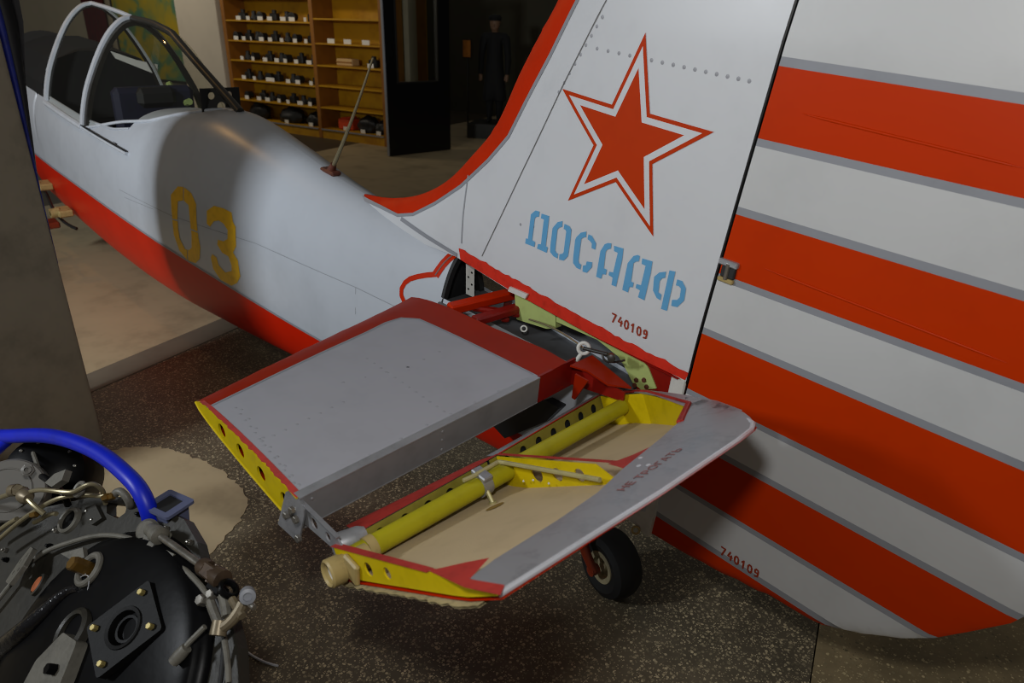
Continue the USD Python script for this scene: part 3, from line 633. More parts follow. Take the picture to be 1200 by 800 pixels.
for u0, u1 in BANDS:
    obj('red_stripe', rb(rud_out.intersection(sbox(-1, u0, 2, u1)), .022), 'rudder_red', rudder, smooth=60)
    for v0, v1 in ((u0 - .018, u0), (u1, u1 + .020)):
        if v0 > .3: obj('pinstripe', rb(rud_out.intersection(sbox(-1, v0, 2, v1)), .03), 'pin_grey', rudder, smooth=60)
obj('serial_number', decal(number((845.2, 648.6), (7.75, 5.0), (1.1, -8.2), .0028, lambda x, y: px_surf(x, y, rud_thick)), rud_fn(-1, .002), .05), 'letter_red', rudder, smooth=60, label='small red serial number 740109 on the rudder')
# long shallow creases in the fabric of the two upper red stripes
def crease(p0, p1):
    P = [px_surf(p0[0] * (1 - t) + p1[0] * t, p0[1] * (1 - t) + p1[1] * t, rud_thick) for t in np.linspace(0, 1, 24)]
    q = np.array(P); y = -rud_thick(q) - .0002
    return tube(np.c_[q[:, 0], y, q[:, 1]], np.interp(np.linspace(0, 1, 24), [0, .1, .9, 1], [.0008, .0035, .003, .0008]), 8)
obj('fabric_crease', cat(crease((940, 133), (1200, 197))), 'rudder_red', rudder, smooth=80)
obj('fabric_crease', cat(crease((895, 314), (1180, 425))), 'rudder_red', rudder, smooth=80)
# hinge gap and hinge fitting
gap = [(float(a_h(u)) - .004, u) for u in (.50, 2.41)] + [(float(a_h(u)) + .008, u) for u in (2.41, .50)]
obj('hinge_seal', prism(Polygon(gap), .05, M((0, .025, 0), (1, 0, 0), (0, 0, 1), (0, -1, 0))), 'black_seal', plane, smooth=False)
obj('hinge_lip', tube([(float(a_h(u)) - .001, -float(half_thick(np.array([[a_h(u) - .02, u]]))[0]) - .0005, u) for u in np.linspace(.985, 2.38, 30)], .0030, 6), 'black_seal', plane)
hf = px_surf(853, 313)
fit = part_group('hinge_fitting', plane)
obj('fitting_plate', bx((hf[0] + .002, -.050, hf[1] + .012), (.055, .016, .016), M((0, 0, 0), (1, 0, 0), (0, 1, 0), (0, 0, 1)), .003), 'aluminium', fit)
obj('fitting_recess', bx((hf[0] + .006, -.046, hf[1] - .012), (.04, .018, .03), None, .003), 'inner_dark', fit)
obj('fitting_pin', cyl((hf[0] + .004, -.055, hf[1] - .03), (hf[0] + .004, -.055, hf[1] + .012), .006, 10), 'steel', fit)
obj('fitting_plate', bx((hf[0] + .004, -.050, hf[1] - .034), (.045, .014, .012), None, .003), 'tan_metal', fit)
obj('stern_post', bx((.085, -.012, .80), (.05, .05, .46), None, .004), 'bare_white', plane)

# ---- inside the opened tail
bay = part_group('tail_bay', plane, label='opened tail bay under the fin with control parts')
def ring(a, th=.03):
    u = np.linspace(.3, 1.037, 40); y = half_width(np.full(40, a), u) - .002
    o = Polygon(list(zip(-y, u)) + list(zip(y[::-1], u[::-1]))); return prism(o.difference(o.buffer(-.022)), th, M((a, 0, 0), (0, 1, 0), (0, 0, 1), (1, 0, 0)))
obj('frame_ring', ring(-.945), 'inner_dark', bay, smooth=False)
obj('bulkhead', prism(Polygon([(-y_, u_) for u_, y_ in zip(np.linspace(.3, 1.03, 20), half_width(np.full(20, -.98), np.linspace(.3, 1.03, 20)))] + [(y_, u_) for u_, y_ in zip(np.linspace(1.03, .3, 20), half_width(np.full(20, -.98), np.linspace(1.03, .3, 20)))]), .004, M((-.99, 0, 0), (0, 1, 0), (0, 0, 1), (1, 0, 0))), 'inner_dark', bay, smooth=False)
dk = [(-.93, .118), (-.4, .085), (.06, .05)]
obj('deck_plate', prism(Polygon(dk + [(x, -y) for x, y in dk[::-1]]), .006, M((0, 0, .845), (1, 0, 0), (0, 1, 0), (0, 0, 1))), 'inner_grey', bay, smooth=False)
strap = [pa(546, 309, -.88), pa(556, 314, -.86), pa(546, 344, -.88)]
sx = strap[1] - strap[0]; sy = strap[2] - strap[0]; ln = np.linalg.norm(sy)
sm = frame_z(strap[0], np.cross(sx, sy), sx)
holes = [Point(.006 + .018 * (k % 2) + .002, ln * (.2 + .62 * (k // 2) / 2)).buffer(.005, quad_segs=3).exterior.coords for k in range(5)]
wst = np.linalg.norm(sx) ; syl = sy @ sm[:3, 1]; sxl = sy @ sm[:3, 0]
shear = lambda x, y: (x + sxl * y / syl, y)
obj('perforated_strap', prism(Polygon([shear(0, 0), shear(wst, 0), shear(wst, syl), shear(0, syl)], [[shear(*c) for c in Point(wst * (.3 if k % 2 else .7), syl * (.2 + .2 * k)).buffer(.0042, quad_segs=3).exterior.coords] for k in range(4)]), .003, sm), 'bare_white', bay, smooth=False)
obj('cable_guard', prism(Polygon([(p[0], p[2]) for p in [pyy(*q, -.05) for q in [(600, 335), (621, 344), (618, 349), (598, 340)]]]), .012, M((0, -.05, 0), (1, 0, 0), (0, 0, 1), (0, -1, 0))), 'bare_white', bay, smooth=False)
# red tailplane carry-through beams crossing the bay
b0, b1 = np.array([-.80, -.30, .912]), np.array([-.70, .10, .945])
def beam(p0, p1, w, h, m_):
    d = np.array(p1) - p0; L = np.linalg.norm(d); F_ = frame_z(p0, np.cross(d, np.cross([0, 0, 1], d)), d)
    return obj('carry_through_beam', bx((L / 2, 0, 0), (L, w, h), F_, .006), m_, bay)
beam((-.74, -.22, .925), (-.66, .12, .952), .045, .035, 'red')
beam((-.62, -.21, .925), (-.58, .12, .940), .04, .03, 'dark_red')
beam((-.72, -.13, .915), (-.58, -.02, .915), .03, .02, 'dark_red')
beam((-.60, -.08, .90), (-.72, .05, .90), .03, .02, 'dark_red')
# green plate, horn arm, cables
gp = [pyy(*q, -.034) for q in [(603, 343), (651, 366), (651, 385), (640, 385), (605, 374)]]
g2 = Polygon([(p[0], p[2]) for p in gp]).buffer(-.006).buffer(.006)
GM = M((0, 0, 0), (1, 0, 0), (0, 0, 1), (0, -1, 0))
obj('green_plate', prism(g2, .03, GM @ M((0, 0, .004), (1, 0, 0), (0, 1, 0), (0, 0, 1))), 'green_primer', bay, smooth=30)
hp = [pyy(*q, -.034) for q in [(652, 367), (662, 371), (700, 383), (730, 398), (748, 413), (760, 432), (769, 455), (752, 457), (741, 448), (732, 430), (725, 418), (700, 398), (652, 377)]]
horn = Polygon([(p[0], p[2]) for p in hp]).buffer(.004).buffer(-.004)
hn = obj('control_horn', prism(horn, .012, GM @ M((0, 0, .022), (1, 0, 0), (0, 1, 0), (0, 0, 1))), 'green_primer', bay, smooth=30)
obj('horn_web', prism(horn.buffer(-.012), .02, GM @ M((.018, .004, .0), (1, 0, 0), (0, 1, 0), (0, 0, 1))), 'dark_green', bay, smooth=30)
bl_ = [lathe([(0, .006), (.007, .005), (.008, 0)], frame_z(pyy(*q, -.034), (0, -1, 0)), 8) for q in ((746, 445), (755, 445), (744, 451), (758, 453))]
obj('horn_bolts', cat(*bl_), 'bracket_brown', bay, kind='stuff')
eye = pyy(684, 408, -.11)
obj('shackle', cat(trimesh.creation.torus(.017, .006, 20, 8, transform=frame_z(eye, (.5, -.7, .3))), cyl(eye + [.0, -.004, -.012], eye + [-.01, -.02, -.05], .007)), 'bare_white', bay)
obj('control_cable', tube([pyy(620, 374, -.05), pyy(655, 388, -.08), eye], .003, 6, sub=16), 'pipe_olive', bay)
obj('cable_eye', trimesh.creation.torus(.010, .003, 16, 8, transform=frame_z(pyy(614, 385, -.08), (.6, -.7, .2))), 'bare_white', bay)
obj('turnbuckle', cat(cyl(eye, pyy(712, 415, -.09), .006), lathe([(0, 0), (.012, .004), (.012, .04), (0, .044)], frame_z(pyy(716, 417, -.09), (.4, -.5, .2)), 14), tube([pyy(706, 412, -.095), pyy(708, 421, -.10), pyy(722, 424, -.10), pyy(732, 422, -.095)], .0035, 6, sub=14)), 'frame_dark', bay)
co = [pyy(*q, -.115) for q in [(578, 497), (612, 478), (640, 470), (654, 478), (640, 492), (592, 512)]]
obj('tube_cutout', prism(Polygon([(p[0], p[2]) for p in co]).buffer(.004), .05, M((0, -.068, 0), (1, 0, 0), (0, 0, 1), (0, -1, 0))), 'black_seal', bay, smooth=False, label='black opening in the tail side for the elevator drive')
obj('bay_side', bx((-.28, .085, .90), (.9, .006, .16)), 'inner_grey', bay, smooth=False)
obj('stern_bracket', cat(bx((.03, -.02, .93), (.16, .02, .12)), bx((.055, -.06, .905), (.03, .03, .03), None, .008)), 'dark_red', bay, smooth=False)

# ---- tailplane (left half)
LEt = np.array([pu(*q, .905) for q in [(237, 467.5), (306, 432.5), (375, 399.5), (440, 369), (462, 358)]])
TEa = lambda y: np.interp(y, [-1.115, -.30], [-.155, -.205])
LEa = lambda y: np.interp(y, np.r_[LEt[:, 1], -.2], np.r_[LEt[:, 0], LEt[-1, 0] - .03])
def st_surf(side, off=0.0):
    def f(q):
        a, y = q[:, 0], q[:, 1]; s = np.clip((a - LEa(y)) / (TEa(y) - LEa(y)), 0, 1.3)
        h = np.minimum(.0445 * np.sqrt(np.clip(s, 0, 1) * (2 - np.clip(s, 0, 1))), .0445) * np.interp(s, [0, .8, 1, 1.3], [1, 1, .97, .9])
        return np.c_[a, y, .903 + side * (h + off) + np.clip((y + .30) / .14, 0, 1) * .012]
    return f
def stpx(px, py):
    u = .93
    for _ in range(6):
        p = pu(px, py, u); u = float(st_surf(1)(np.array([[p[0], p[1]]]))[0, 2])
    return (p[0], p[1])
SPX = lambda pts: [stpx(*q) for q in pts]
tip_y = -1.108
inner_b = SPX([(254, 473.5), (306, 447), (375, 414), (430, 389), (452, 378), (470, 372.5), (491, 374), (520, 387), (560, 406), (600, 426), (631, 441.5)])
inner_b[0] = (inner_b[0][0], tip_y); te_root = inner_b[-1]
grey = Polygon(inner_b + [(float(TEa(te_root[1])), te_root[1]), (-.155, tip_y)]).buffer(0)
outer_b = [(p[0], p[1]) for p in LEt] + SPX([(482, 348), (506, 353), (531, 362.5), (580, 385), (612, 398), (640, 410), (664, 424)])
outer_b[0] = (float(LEa(tip_y)), tip_y)
band_r = Polygon(outer_b + [te_root] + inner_b[::-1][1:]).buffer(0).buffer(.001)
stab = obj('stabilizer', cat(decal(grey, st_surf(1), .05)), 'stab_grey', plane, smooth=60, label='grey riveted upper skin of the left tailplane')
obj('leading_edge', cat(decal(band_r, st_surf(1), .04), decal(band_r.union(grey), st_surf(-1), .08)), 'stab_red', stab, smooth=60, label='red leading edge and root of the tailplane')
obj('pin_line', decal(LineString(inner_b).buffer(.0042), st_surf(1, .0008), .05), 'pin_grey', stab, smooth=60)
def st_rivet(q, r):
    p = st_surf(1)(np.array([stpx(*q)]))[0]; return lathe([(0, .0009), (r * .6, .0007), (r, 0)], M(p, (1, 0, 0), (0, 1, 0), (0, 0, 1)), 8)
rv = [((307, 517), (402, 471), 8), ((430, 420), (520, 482), 12), ((402, 448), (478, 430), 4), ((276, 478), (344, 566), 13), ((283, 480), (350, 568), 9), ((360, 572), (470, 514), 4), ((500, 498), (612, 445), 5), ((478, 430), (515, 412), 3)]
obj('rivets', dots(rv, st_rivet, .0052), 'rivet_grey', stab, smooth=40, kind='stuff')
# open tip rib with lightening holes
RA = np.linspace(float(LEa(tip_y)), float(TEa(tip_y)) , 24)
up_ = st_surf(1)(np.c_[RA, np.full(24, tip_y)])[:, 2]; lo_ = st_surf(-1)(np.c_[RA, np.full(24, tip_y)])[:, 2]
rib_o = Polygon(list(zip(RA, up_)) + list(zip(RA[::-1], lo_[::-1])))
hol = [shapely.affinity.rotate(shapely.affinity.scale(Point(float(np.interp(t, [0, 1], [RA[0], RA[-1]])), .903).buffer(.0195, quad_segs=5), 1.05, 1.0), 0) for t in (.30, .49, .69, .90)]
for hq in hol: rib_o = rib_o.difference(hq)
rib = obj('tip_rib', prism(rib_o, .005, M((0, tip_y, 0), (1, 0, 0), (0, 0, 1), (0, -1, 0))), 'zinc_yellow', stab, smooth=False, label='yellow open tip rib of the tailplane with round holes')
jag = [(float(a_), tip_y - .004 + rng.normal(0, .0016)) for a_ in np.linspace(RA[0] + .03, RA[-1], 50)]
obj('torn_skin_edge', decal(Polygon(jag + [(RA[-1], tip_y + .012), (RA[0] + .03, tip_y + .008)]).buffer(0), st_surf(1, .0012), .05), 'faded_red', stab, smooth=60)
obj('rib_rim', cat(tube(np.c_[RA, np.full(24, tip_y - .004), lo_], .004, 6)), 'zinc_yellow', stab)
# rear spar
spm = [(-.155, tip_y), (-.205, te_root[1])]
d = np.array([spm[1][0] - spm[0][0], spm[1][1] - spm[0][1], 0]); Ls = np.linalg.norm(d)
SM = M((spm[0][0], spm[0][1], 0), d / Ls, (0, 0, 1), np.cross(d / Ls, [0, 0, 1]))
spar = obj('spar', prism(sbox(0, .861, Ls, .9465), .006, SM), 'spar_grey', stab, smooth=False)
obj('spar_flange', cat(bx((Ls / 2, .9465, -.005), (Ls, .003, .024), SM), bx((Ls / 2, .8605, -.005), (Ls, .003, .024), SM)), 'aluminium', stab, smooth=False)
rvs = [lathe([(0, .003), (.003, .002), (.0035, 0)], SM @ M((Ls * .52, z, .006), (1, 0, 0), (0, 1, 0), (0, 0, 1)), 8) for z in (.875, .905, .932)] + [lathe([(0, .003), (.003, .002), (.0035, 0)], SM @ M((.03, .93, .006), (1, 0, 0), (0, 1, 0), (0, 0, 1)), 8)]
obj('spar_rivets', cat(*rvs), 'aluminium', stab, kind='stuff')
# red root: web, gussets, hinge lugs
obj('root_web', bx((Ls + .085, .903, .0), (.172, .094, .008), SM), 'dark_red', stab, smooth=False)
g0 = [pu(*q, .952) for q in [(634, 444), (668, 424), (692, 415), (700, 419), (738, 453), (706, 446), (690, 428), (664, 445)]]
obj('root_gusset', prism(Polygon([(p[0], p[1]) for p in [pu(*q, .95) for q in [(668, 428), (694, 416), (740, 454), (712, 450), (688, 434)]]]), .006, M((0, 0, .945), (1, 0, 0), (0, 1, 0), (0, 0, 1))), 'stab_red', stab, smooth=False)
gx = np.array(pu(694, 416, .95))
obj('root_gusset', prism(Polygon([(0, 0), (.20, -.02), (.20, -.05), (.0, -.085)]), .005, M((gx[0] - .02, -.15, .945), (1, .05, 0), (0, 0, 1), (0, -1, 0))), 'dark_red', stab, smooth=False)
obj('root_gusset', prism(Polygon([(0, 0), (.05, 0), (.012, -.085), (0, -.085)]), .006, M((SM[0, 3] + .0, -.205, .945), (1, .0, 0), (0, 0, 1), (.0, -1, 0))), 'stab_red', stab, smooth=False)
# tip hinge bracket carrying the elevator
br_ = part_group('tip_hinge_bracket', plane, label='bare metal hinge bracket at the tailplane tip')
q0, q1 = pyy(348, 586, -1.10), pyy(394, 643, -1.115)
dv = q1 - q0; Lb = np.linalg.norm(dv); BM = frame_z(q0, (0, -1, 0), dv)
arm = Polygon([(-.02, .02), (Lb * .9, .012), (Lb + .01, 0), (Lb, -.026), (-.02, -.048)], [Point(Lb * .42, -.012).buffer(.014, quad_segs=5).exterior.coords, Point(Lb * .72, -.01).buffer(.011, quad_segs=5).exterior.coords])
obj('bracket_arm', prism(arm, .004, BM), 'aluminium', br_, smooth=False)
obj('bracket_flange', bx((Lb * .45, .017, .004), (Lb, .003, .010), BM), 'aluminium_worn', br_, smooth=False)
q2 = pyy(343, 600, -1.118)
obj('bracket_plate', prism(Polygon([(-.03, -.045), (.03, -.055), (.035, .035), (-.02, .04)]).buffer(.004), .005, frame_z(q2, (.25, -1, .2), (1, 0, 0))), 'aluminium_worn', br_, smooth=False)
obj('bracket_plate', prism(Polygon([(-.03, -.012), (.02, -.012), (.02, .03), (-.035, .03)]), .004, frame_z(q2 + [-.02, 0, -.05], (.1, -.6, .8), (1, 0, 0))), 'tan_metal', br_, smooth=False)
for dx, dz in ((.0, .0), (.045, .02), (.05, -.03), (.03, .035)):
    obj('bolt_head', hexnut(.009, .009, frame_z(q2 + [dx, -.012, dz], (.1, -1, .1))), 'steel', br_, smooth=False)

# ---- elevator, raised about 31 degrees
TD = math.radians(30.8); ec, es = math.cos(TD), math.sin(TD)
EO = np.array([0, 0, .923]); EM = M(EO, (ec, 0, es), (0, 1, 0), (-es, 0, ec))
def e_px(px, py, n=0.0):
    nn_ = np.array([-es, 0, ec]); k = nn_ @ EO + n; dd = rayl(px, py); P = CL + (k - CL @ nn_) / (dd @ nn_) * dd
    r = P - EO; return (r[0] * ec + r[2] * es, r[1])
EPX = lambda pts, n=0.0: [e_px(*q, n) for q in pts]
el = part_group('elevator', plane, label='left elevator stripped to its yellow frame, raised')
up_at = lambda q: (EM[:3, :3] @ np.c_[q[:, 0], q[:, 1], q[:, 2]].T).T + EO
s_in = lambda y: np.interp(y, [-1.12, -1.04, -.69, -.11], [-.010, -.012, -.050, -.140]); s_out = lambda y: np.interp(y, [-1.12, -1.01, -.62, -.09], [-.118, -.124, -.108, -.176])
low_n = lambda s, y=-1.11: np.interp(np.where(np.asarray(s) < .02, np.asarray(s) - np.clip(.02 - np.asarray(s), 0, .05) / .05 * (s_in(y) + .03), s), [-.12, -.05, .02, .45, .575], [-.035, -.062, -.068, -.030, -.004]) * (1 + .45 * (np.asarray(y) + 1.11))
outline = [(.549, -1.113), (.556, -1.0), (.572, -.75), (.575, -.5), (.570, -.437), (.553, -.40), (.525, -.375), (.374, -.262), (.176, -.161), (.05, -.105), (-.019, -.087)]
inn = EPX([(803, 476), (800, 487), (795, 497), (775, 515), (730, 551), (700, 579), (655, 610), (612, 637), (580, 657), (551, 679)])
strip = Polygon(outline[:6] + EPX([(879, 488), (868, 482), (840, 472), (803, 466)]) + inn).buffer(0)
s_top = lambda q: up_at(np.c_[q, np.interp(q[:, 0], [.28, .36, .50, .575], [.002, .004, .002, -.008])])
obj('trailing_edge', decal(strip, s_top, .04), 'aluminium_worn', el, smooth=60, label='bare aluminium trailing edge strip of the elevator')
rim = [(x, y) for x, y in outline[:7]]
obj('edge_bead', tube(up_at(np.array([(x - .004, y, -.006) for x, y in rim])), .0055, 8), 'edge_silver', el)
root_path = EPX([(868, 482), (840, 472), (803, 464), (775, 460), (745, 457)])
obj('root_cap', decal(Polygon([tuple(p) for p in root_path] + EPX([(745, 460), (770, 464), (803, 476), (850, 480)])).buffer(.004), s_top, .05), 'aluminium_worn', el, smooth=60)
lw = lambda q: up_at(np.c_[q, low_n(q[:, 0], q[:, 1])])
full = Polygon(outline + [(-.165, -.10), (-.10, -.62), (-.11, -1.02), (-.02, -1.10), (.0, -1.113)]).buffer(0)
obj('underside_skin', decal(full.buffer(.003), lambda q: up_at(np.c_[q, low_n(q[:, 0], q[:, 1]) - .003]), .06), 'red', el, smooth=60, label='red painted underside of the elevator')
obj('fabric', decal(full.intersection(Polygon([(-.01, -1.108), (.50, -1.108), (.50, -.13), (-.135, -.13), (-.045, -.69)])), lambda q: up_at(np.c_[q, low_n(q[:, 0], q[:, 1]) + .004]), .06), 'fabric', el, smooth=60, label='beige fabric covering seen from inside')
stc = e_px(577, 584, -.05)
obj('stain', decal(shapely.affinity.rotate(shapely.affinity.scale(Point(stc).buffer(.022), .62, 1.1), 0).buffer(.001), lambda q: up_at(np.c_[q, low_n(q[:, 0], q[:, 1]) + .0055]), .05), 'stain', el, smooth=60, label='brown oil stain on the fabric')
# nose flange, D-shaped
ys = np.linspace(-1.045, -.095, 24)
def nose(y0, y1, m_, nm, off=0.0, **k):
    yy = np.linspace(y0, y1, 14); prof = [(-.035, .001), (-.07, .0), (-.095, -.006), (-.112, -.02), (-.112, -.036), (-.09, -.052), (-.05, -.062)]
    V = []
    for y in yy:
        a_, b_ = float(s_in(y)), float(s_out(y))
        for s, n in prof: V.append((a_ + (b_ - a_) * (-.035 - s) / .077, y, n + off))
    V = up_at(np.array(V)); k_ = len(prof)
    Fc = [[i * k_ + j, i * k_ + j + 1, (i + 1) * k_ + j + 1] for i in range(13) for j in range(k_ - 1)] + [[i * k_ + j, (i + 1) * k_ + j + 1, (i + 1) * k_ + j] for i in range(13) for j in range(k_ - 1)]
    return obj(nm, trimesh.Trimesh(V, Fc, process=False), m_, el, smooth=60, **k)
nose(-1.045, -.095, 'aluminium', 'nose_skin', label='grey metal nose of the elevator')
topfl = lambda pts, m_, nm, n=.0015, **k: obj(nm, decal(Polygon(pts).buffer(0), lambda q: up_at(np.c_[q, np.full(len(q), n)]), .06), m_, el, smooth=60, **k)
topfl([(-.011, -1.05), (-.098, -1.035), (-.092, -.66), (-.080, -.63), (-.062, -.605), (-.054, -.66)], 'flange_red', 'nose_flange', .002, label='red painted part of the nose flange')
topfl([(-.068, -.61), (-.059, -.61), (-.137, -.115), (-.148, -.10)], 'red', 'flange_edge', .002)
topfl([(-.10, -.62), (-.062, -.61), (-.142, -.10), (-.168, -.10)], 'aluminium', 'nose_flange', .0008)
# front spar web with lightening holes
web = Polygon([(0, 0), (.94, 0), (.94, -.088), (0, -.062)])
for k in range(13):
    if k not in (6,): web = web.difference(Point(.055 + k * .07, -.024 - .006 * k / 13).buffer(.0145, quad_segs=5))
def web_at(y0, y1, nm, k0, **kk):
    p_, q_ = np.array([float(s_in(y0)), y0, 0]), np.array([float(s_in(y1)), y1, 0]); L_ = np.linalg.norm(q_ - p_); d_ = (q_ - p_) / L_
    w_ = Polygon([(0, 0), (L_, 0), (L_, float(low_n(q_[0] + .03, y1))), (0, float(low_n(p_[0] + .03, y0)))])
    obj('hole_shade_sheet', prism(w_, .002, EM @ M(p_ - [.012, 0, 0], d_, (0, 0, 1), np.cross(d_, [0, 0, 1]))), 'inner_dark', el, smooth=False)  # dark sheet added behind the web so its holes look shaded
    for k in range(int(L_ / .07)): w_ = w_.difference(Point(k0 + k * .07, -.026).buffer(.0145, quad_segs=5))
    return obj(nm, prism(w_, .003, EM @ M(p_, d_, (0, 0, 1), np.cross(d_, [0, 0, 1]))), 'olive_yellow', el, smooth=False, **kk)
web_at(-1.05, -.655, 'spar', .05, label='yellow-green front spar with a row of round holes')
web_at(-.645, -.115, 'spar', .06)
# torque tube
tA, tB = e_px(439, 638.5, -.033), e_px(729, 476.5, -.033)
t0, t1 = np.array([tA[0] + (tA[0] - tB[0]) * .03, -1.10, -.033]), np.array([tB[0], tB[1], -.033])
tu = up_at(np.array([t0, t1]))
obj('torque_tube', tube([tu[0], tu[1]], .0235, 28), 'tube_yellow', el, label='thick yellow tube inside the elevator')
tf = up_at(np.array([t0 + [0, .012, 0], t0 + [0, -.02, 0]]))
obj('tube_collar', cat(lathe([(.0235, 0), (.027, 0), (.027, .02), (.0235, .02)], frame_z(up_at(np.array([t0 + [0, .045, 0]]))[0], (0, 1, 0)), 24), None), 'tan_metal', el)
# tip fitting, the open socket on the outer face
sc_ = up_at(np.array([[.03, -1.113, -.036]]))[0]
obj('tip_socket', lathe([(.021, -.05), (.021, .038), (.0255, .042), (.0295, .038), (.0295, .012), (.026, .006), (.027, -.05)], frame_z(sc_, (-.05, -1, .03)), 28), 'tan_metal', el, label='tan cylindrical hinge socket at the elevator tip')
obj('socket_bore', lathe([(0, .0), (.0205, .0), (.0205, .03)], frame_z(sc_, (-.05, -1, .03)), 24), 'bare_white', el)
obj('socket_flange', bx(up_at(np.array([[.065, -1.118, -.036]]))[0], (.05, .012, .05), M((0, 0, 0), (1, 0, 0), (0, 1, 0), (0, 0, 1)), .004), 'tan_metal', el)
obj('hinge_block', cat(lathe([(0, -.035), (.022, -.035), (.026, -.02), (.026, .02), (.02, .035), (0, .035)], frame_z(up_at(np.array([[-.03, -1.065, -.012]]))[0], (.2, 1, 0)), 20)), 'aluminium', el, label='scratched grey hinge block')
# ribs
def rib_plate(s0, s1, y0, y1, holes_, m_, nm, top=0.0, chop=None, **k):
    L = math.hypot(s1 - s0, y1 - y0); ss = np.linspace(0, L, 14); sv = s0 + (s1 - s0) * ss / L; yv = y0 + (y1 - y0) * ss / L
    P = Polygon(list(zip(ss, np.full(14, top))) + list(zip(ss[::-1], (low_n(sv, yv) + .003)[::-1])))
    if chop is not None: P = P.difference(chop)
    for h, r in holes_: P = P.difference(shapely.affinity.scale(Point(h, (top + low_n(s0 + (s1 - s0) * h / L, y0)) / 2).buffer(r, quad_segs=5), 1.0, .95))
    d_ = np.array([(s1 - s0) / L, (y1 - y0) / L, 0]); nrm = np.cross(d_, [0, 0, 1])
    return obj(nm, prism(P, .004, EM @ M((s0, y0, 0), d_, (0, 0, 1), nrm)), m_, el, smooth=False, **k), d_, L
rib_plate(-.005, .545, -1.108, -1.112, [(.135, .0155), (.21, .013)], 'zinc_yellow', 'rib', label='yellow tip rib with two round holes')
topfl([(-.012, -1.116), (.36, -1.118), (.36, -1.102), (-.012, -1.098)], 'flange_red', 'rib_flange', .002)
rib_plate(-.055, .43, -.616, -.655, [(.155, .021), (.235, .0175), (.315, .0165)], 'zinc_yellow', 'rib', chop=Polygon([(.36, .01), (.47, .01), (.47, -.06), (.40, -.015)]), label='bright yellow middle rib with three round holes')
topfl([(-.075, -.612), (.40, -.648), (.40, -.634), (-.06, -.600)], 'flange_red', 'rib_flange', .002)
rr = EPX([(702, 463), (745, 458.5), (803, 475)])
rib_plate(-.13, .05, -.122, -.128, [], 'zinc_yellow', 'rib')
rib_plate(.045, rr[2][0] + .01, -.128, rr[2][1], [], 'zinc_yellow', 'rib', label='bright yellow root rib')
obj('rib_flange', cat(tube(up_at(np.array([(-.145, -.10, .002), (.0, -.104, .002), (.05, -.118, .002), (rr[2][0] + .01, rr[2][1] + .008, .003), (.37, -.40, .004)])), .0045, 6)), 'flange_red', el)
obj('rib_flange', tube(up_at(np.array([(rr[2][0] + .008, rr[2][1], .003), (.365, -.405, .004)])), .006, 6), 'flange_red', el)
# red gussets
topfl([tuple(p) for p in EPX([(490, 664), (512, 668), (547, 660), (574, 655), (551, 680), (592, 687), (587, 699), (545, 690)])], 'flange_red', 'gusset', .0025, label='red gusset at the elevator tip')
topfl([(.36, -.652), (.385, -.60), (.40, -.54), (.43, -.60), (.445, -.655), (.44, -.68), (.40, -.665)], 'flange_red', 'gusset', .0025)
# trailing edge tip closing and torn fabric under the tip
tl = np.linspace(0, .50, 40)
te_ = [(s, -1.118 - .006 - abs(rng.normal(0, .004))) for s in tl]
obj('torn_fabric', cat(decal(Polygon(te_ + [(.50, -1.09), (0, -1.09)]).buffer(0), lambda q: up_at(np.c_[q, low_n(q[:, 0], q[:, 1]) - .006]), .05), decal(Polygon([(s, y + .002) for s, y in te_] + [(.50, -1.09), (0, -1.09)]).buffer(0), lambda q: up_at(np.c_[q, low_n(q[:, 0], q[:, 1]) - .010]), .05)), 'torn', el, smooth=60, label='torn fabric edge under the tip rib')
# clamp, cranked rod
kc = up_at(np.array([t0 * .60 + t1 * .40]))[0]
obj('clamp', cat(lathe([(.024, -.014), (.028, -.014), (.028, .014), (.024, .014)], frame_z(kc, up_at(np.array([t1]))[0] - kc), 24), bx(kc + [-.004, 0, .030], (.05, .03, .012), None, .003)), 'aluminium_worn', el)
nE = EM[:3, 2]
R0 = kc + nE * .036
rp_ = lambda q, n: up_at(np.array([[*e_px(*q, n), n]]))[0]
rod = [rp_((543, 563), .0), rp_((556, 557), .0), rp_((584, 541), .0), rp_((592, 542), -.004), rp_((703, 562), -.022)]
obj('mass_balance_rod', tube(np.vstack([np.linspace(rod[i], rod[i + 1], 6) for i in range(4)]), .0055, 8), 'rod_olive', el, label='olive cranked rod clamped to the tube')
obj('clamp_arm', cat(cyl(kc + nE * .03, kc + np.array([.055, -.01, -.02]), .006, 8), lathe([(0, 0), (.010, 0), (.010, .01), (0, .01)], frame_z(kc + np.array([.055, -.01, -.022]), nE), 12)), 'rod_olive', el)
for s, y, n in ((.10, -.642, -.045), (.16, -.648, -.048), (.06, -.64, -.05)):
    obj('rib_rivet', lathe([(0, .003), (.002, .0025), (.003, 0)], frame_z(up_at(np.array([[s, y - .006, n]]))[0], (0, -1, 0)), 8), 'bare_white', el)
# warning lettering on the trailing edge strip
tm = meshkit.text_mesh('НЕ ТРОГАТЬ', .018, .0004)
tx0, ty0, tz0 = tm.bounds[0]; tL = tm.bounds[1][0] - tx0
pA, pB = np.array(e_px(732, 576)), np.array(e_px(801, 527)); dT = (pB - pA) / np.linalg.norm(pB - pA)
tv = np.asarray(tm.vertices); kx = np.linalg.norm(pB - pA) / tL
q2d = pA + np.outer((tv[:, 0] - tx0) * kx, dT) + np.outer(tv[:, 1] - ty0, [-dT[1], dT[0]])
tm.vertices = s_top(q2d) + nE * (tv[:, 2:3] + .0008)
obj('warning_text', tm, 'warning_red', el, smooth=False, label='small red warning lettering')
for q in ((749, 547), (760, 546), (751, 538)):
    P = s_top(np.array([e_px(*q)]))[0]; obj('fastener', lathe([(0, .002), (.004, .0015), (.0055, 0)], frame_z(P, nE), 10), 'edge_silver', el)

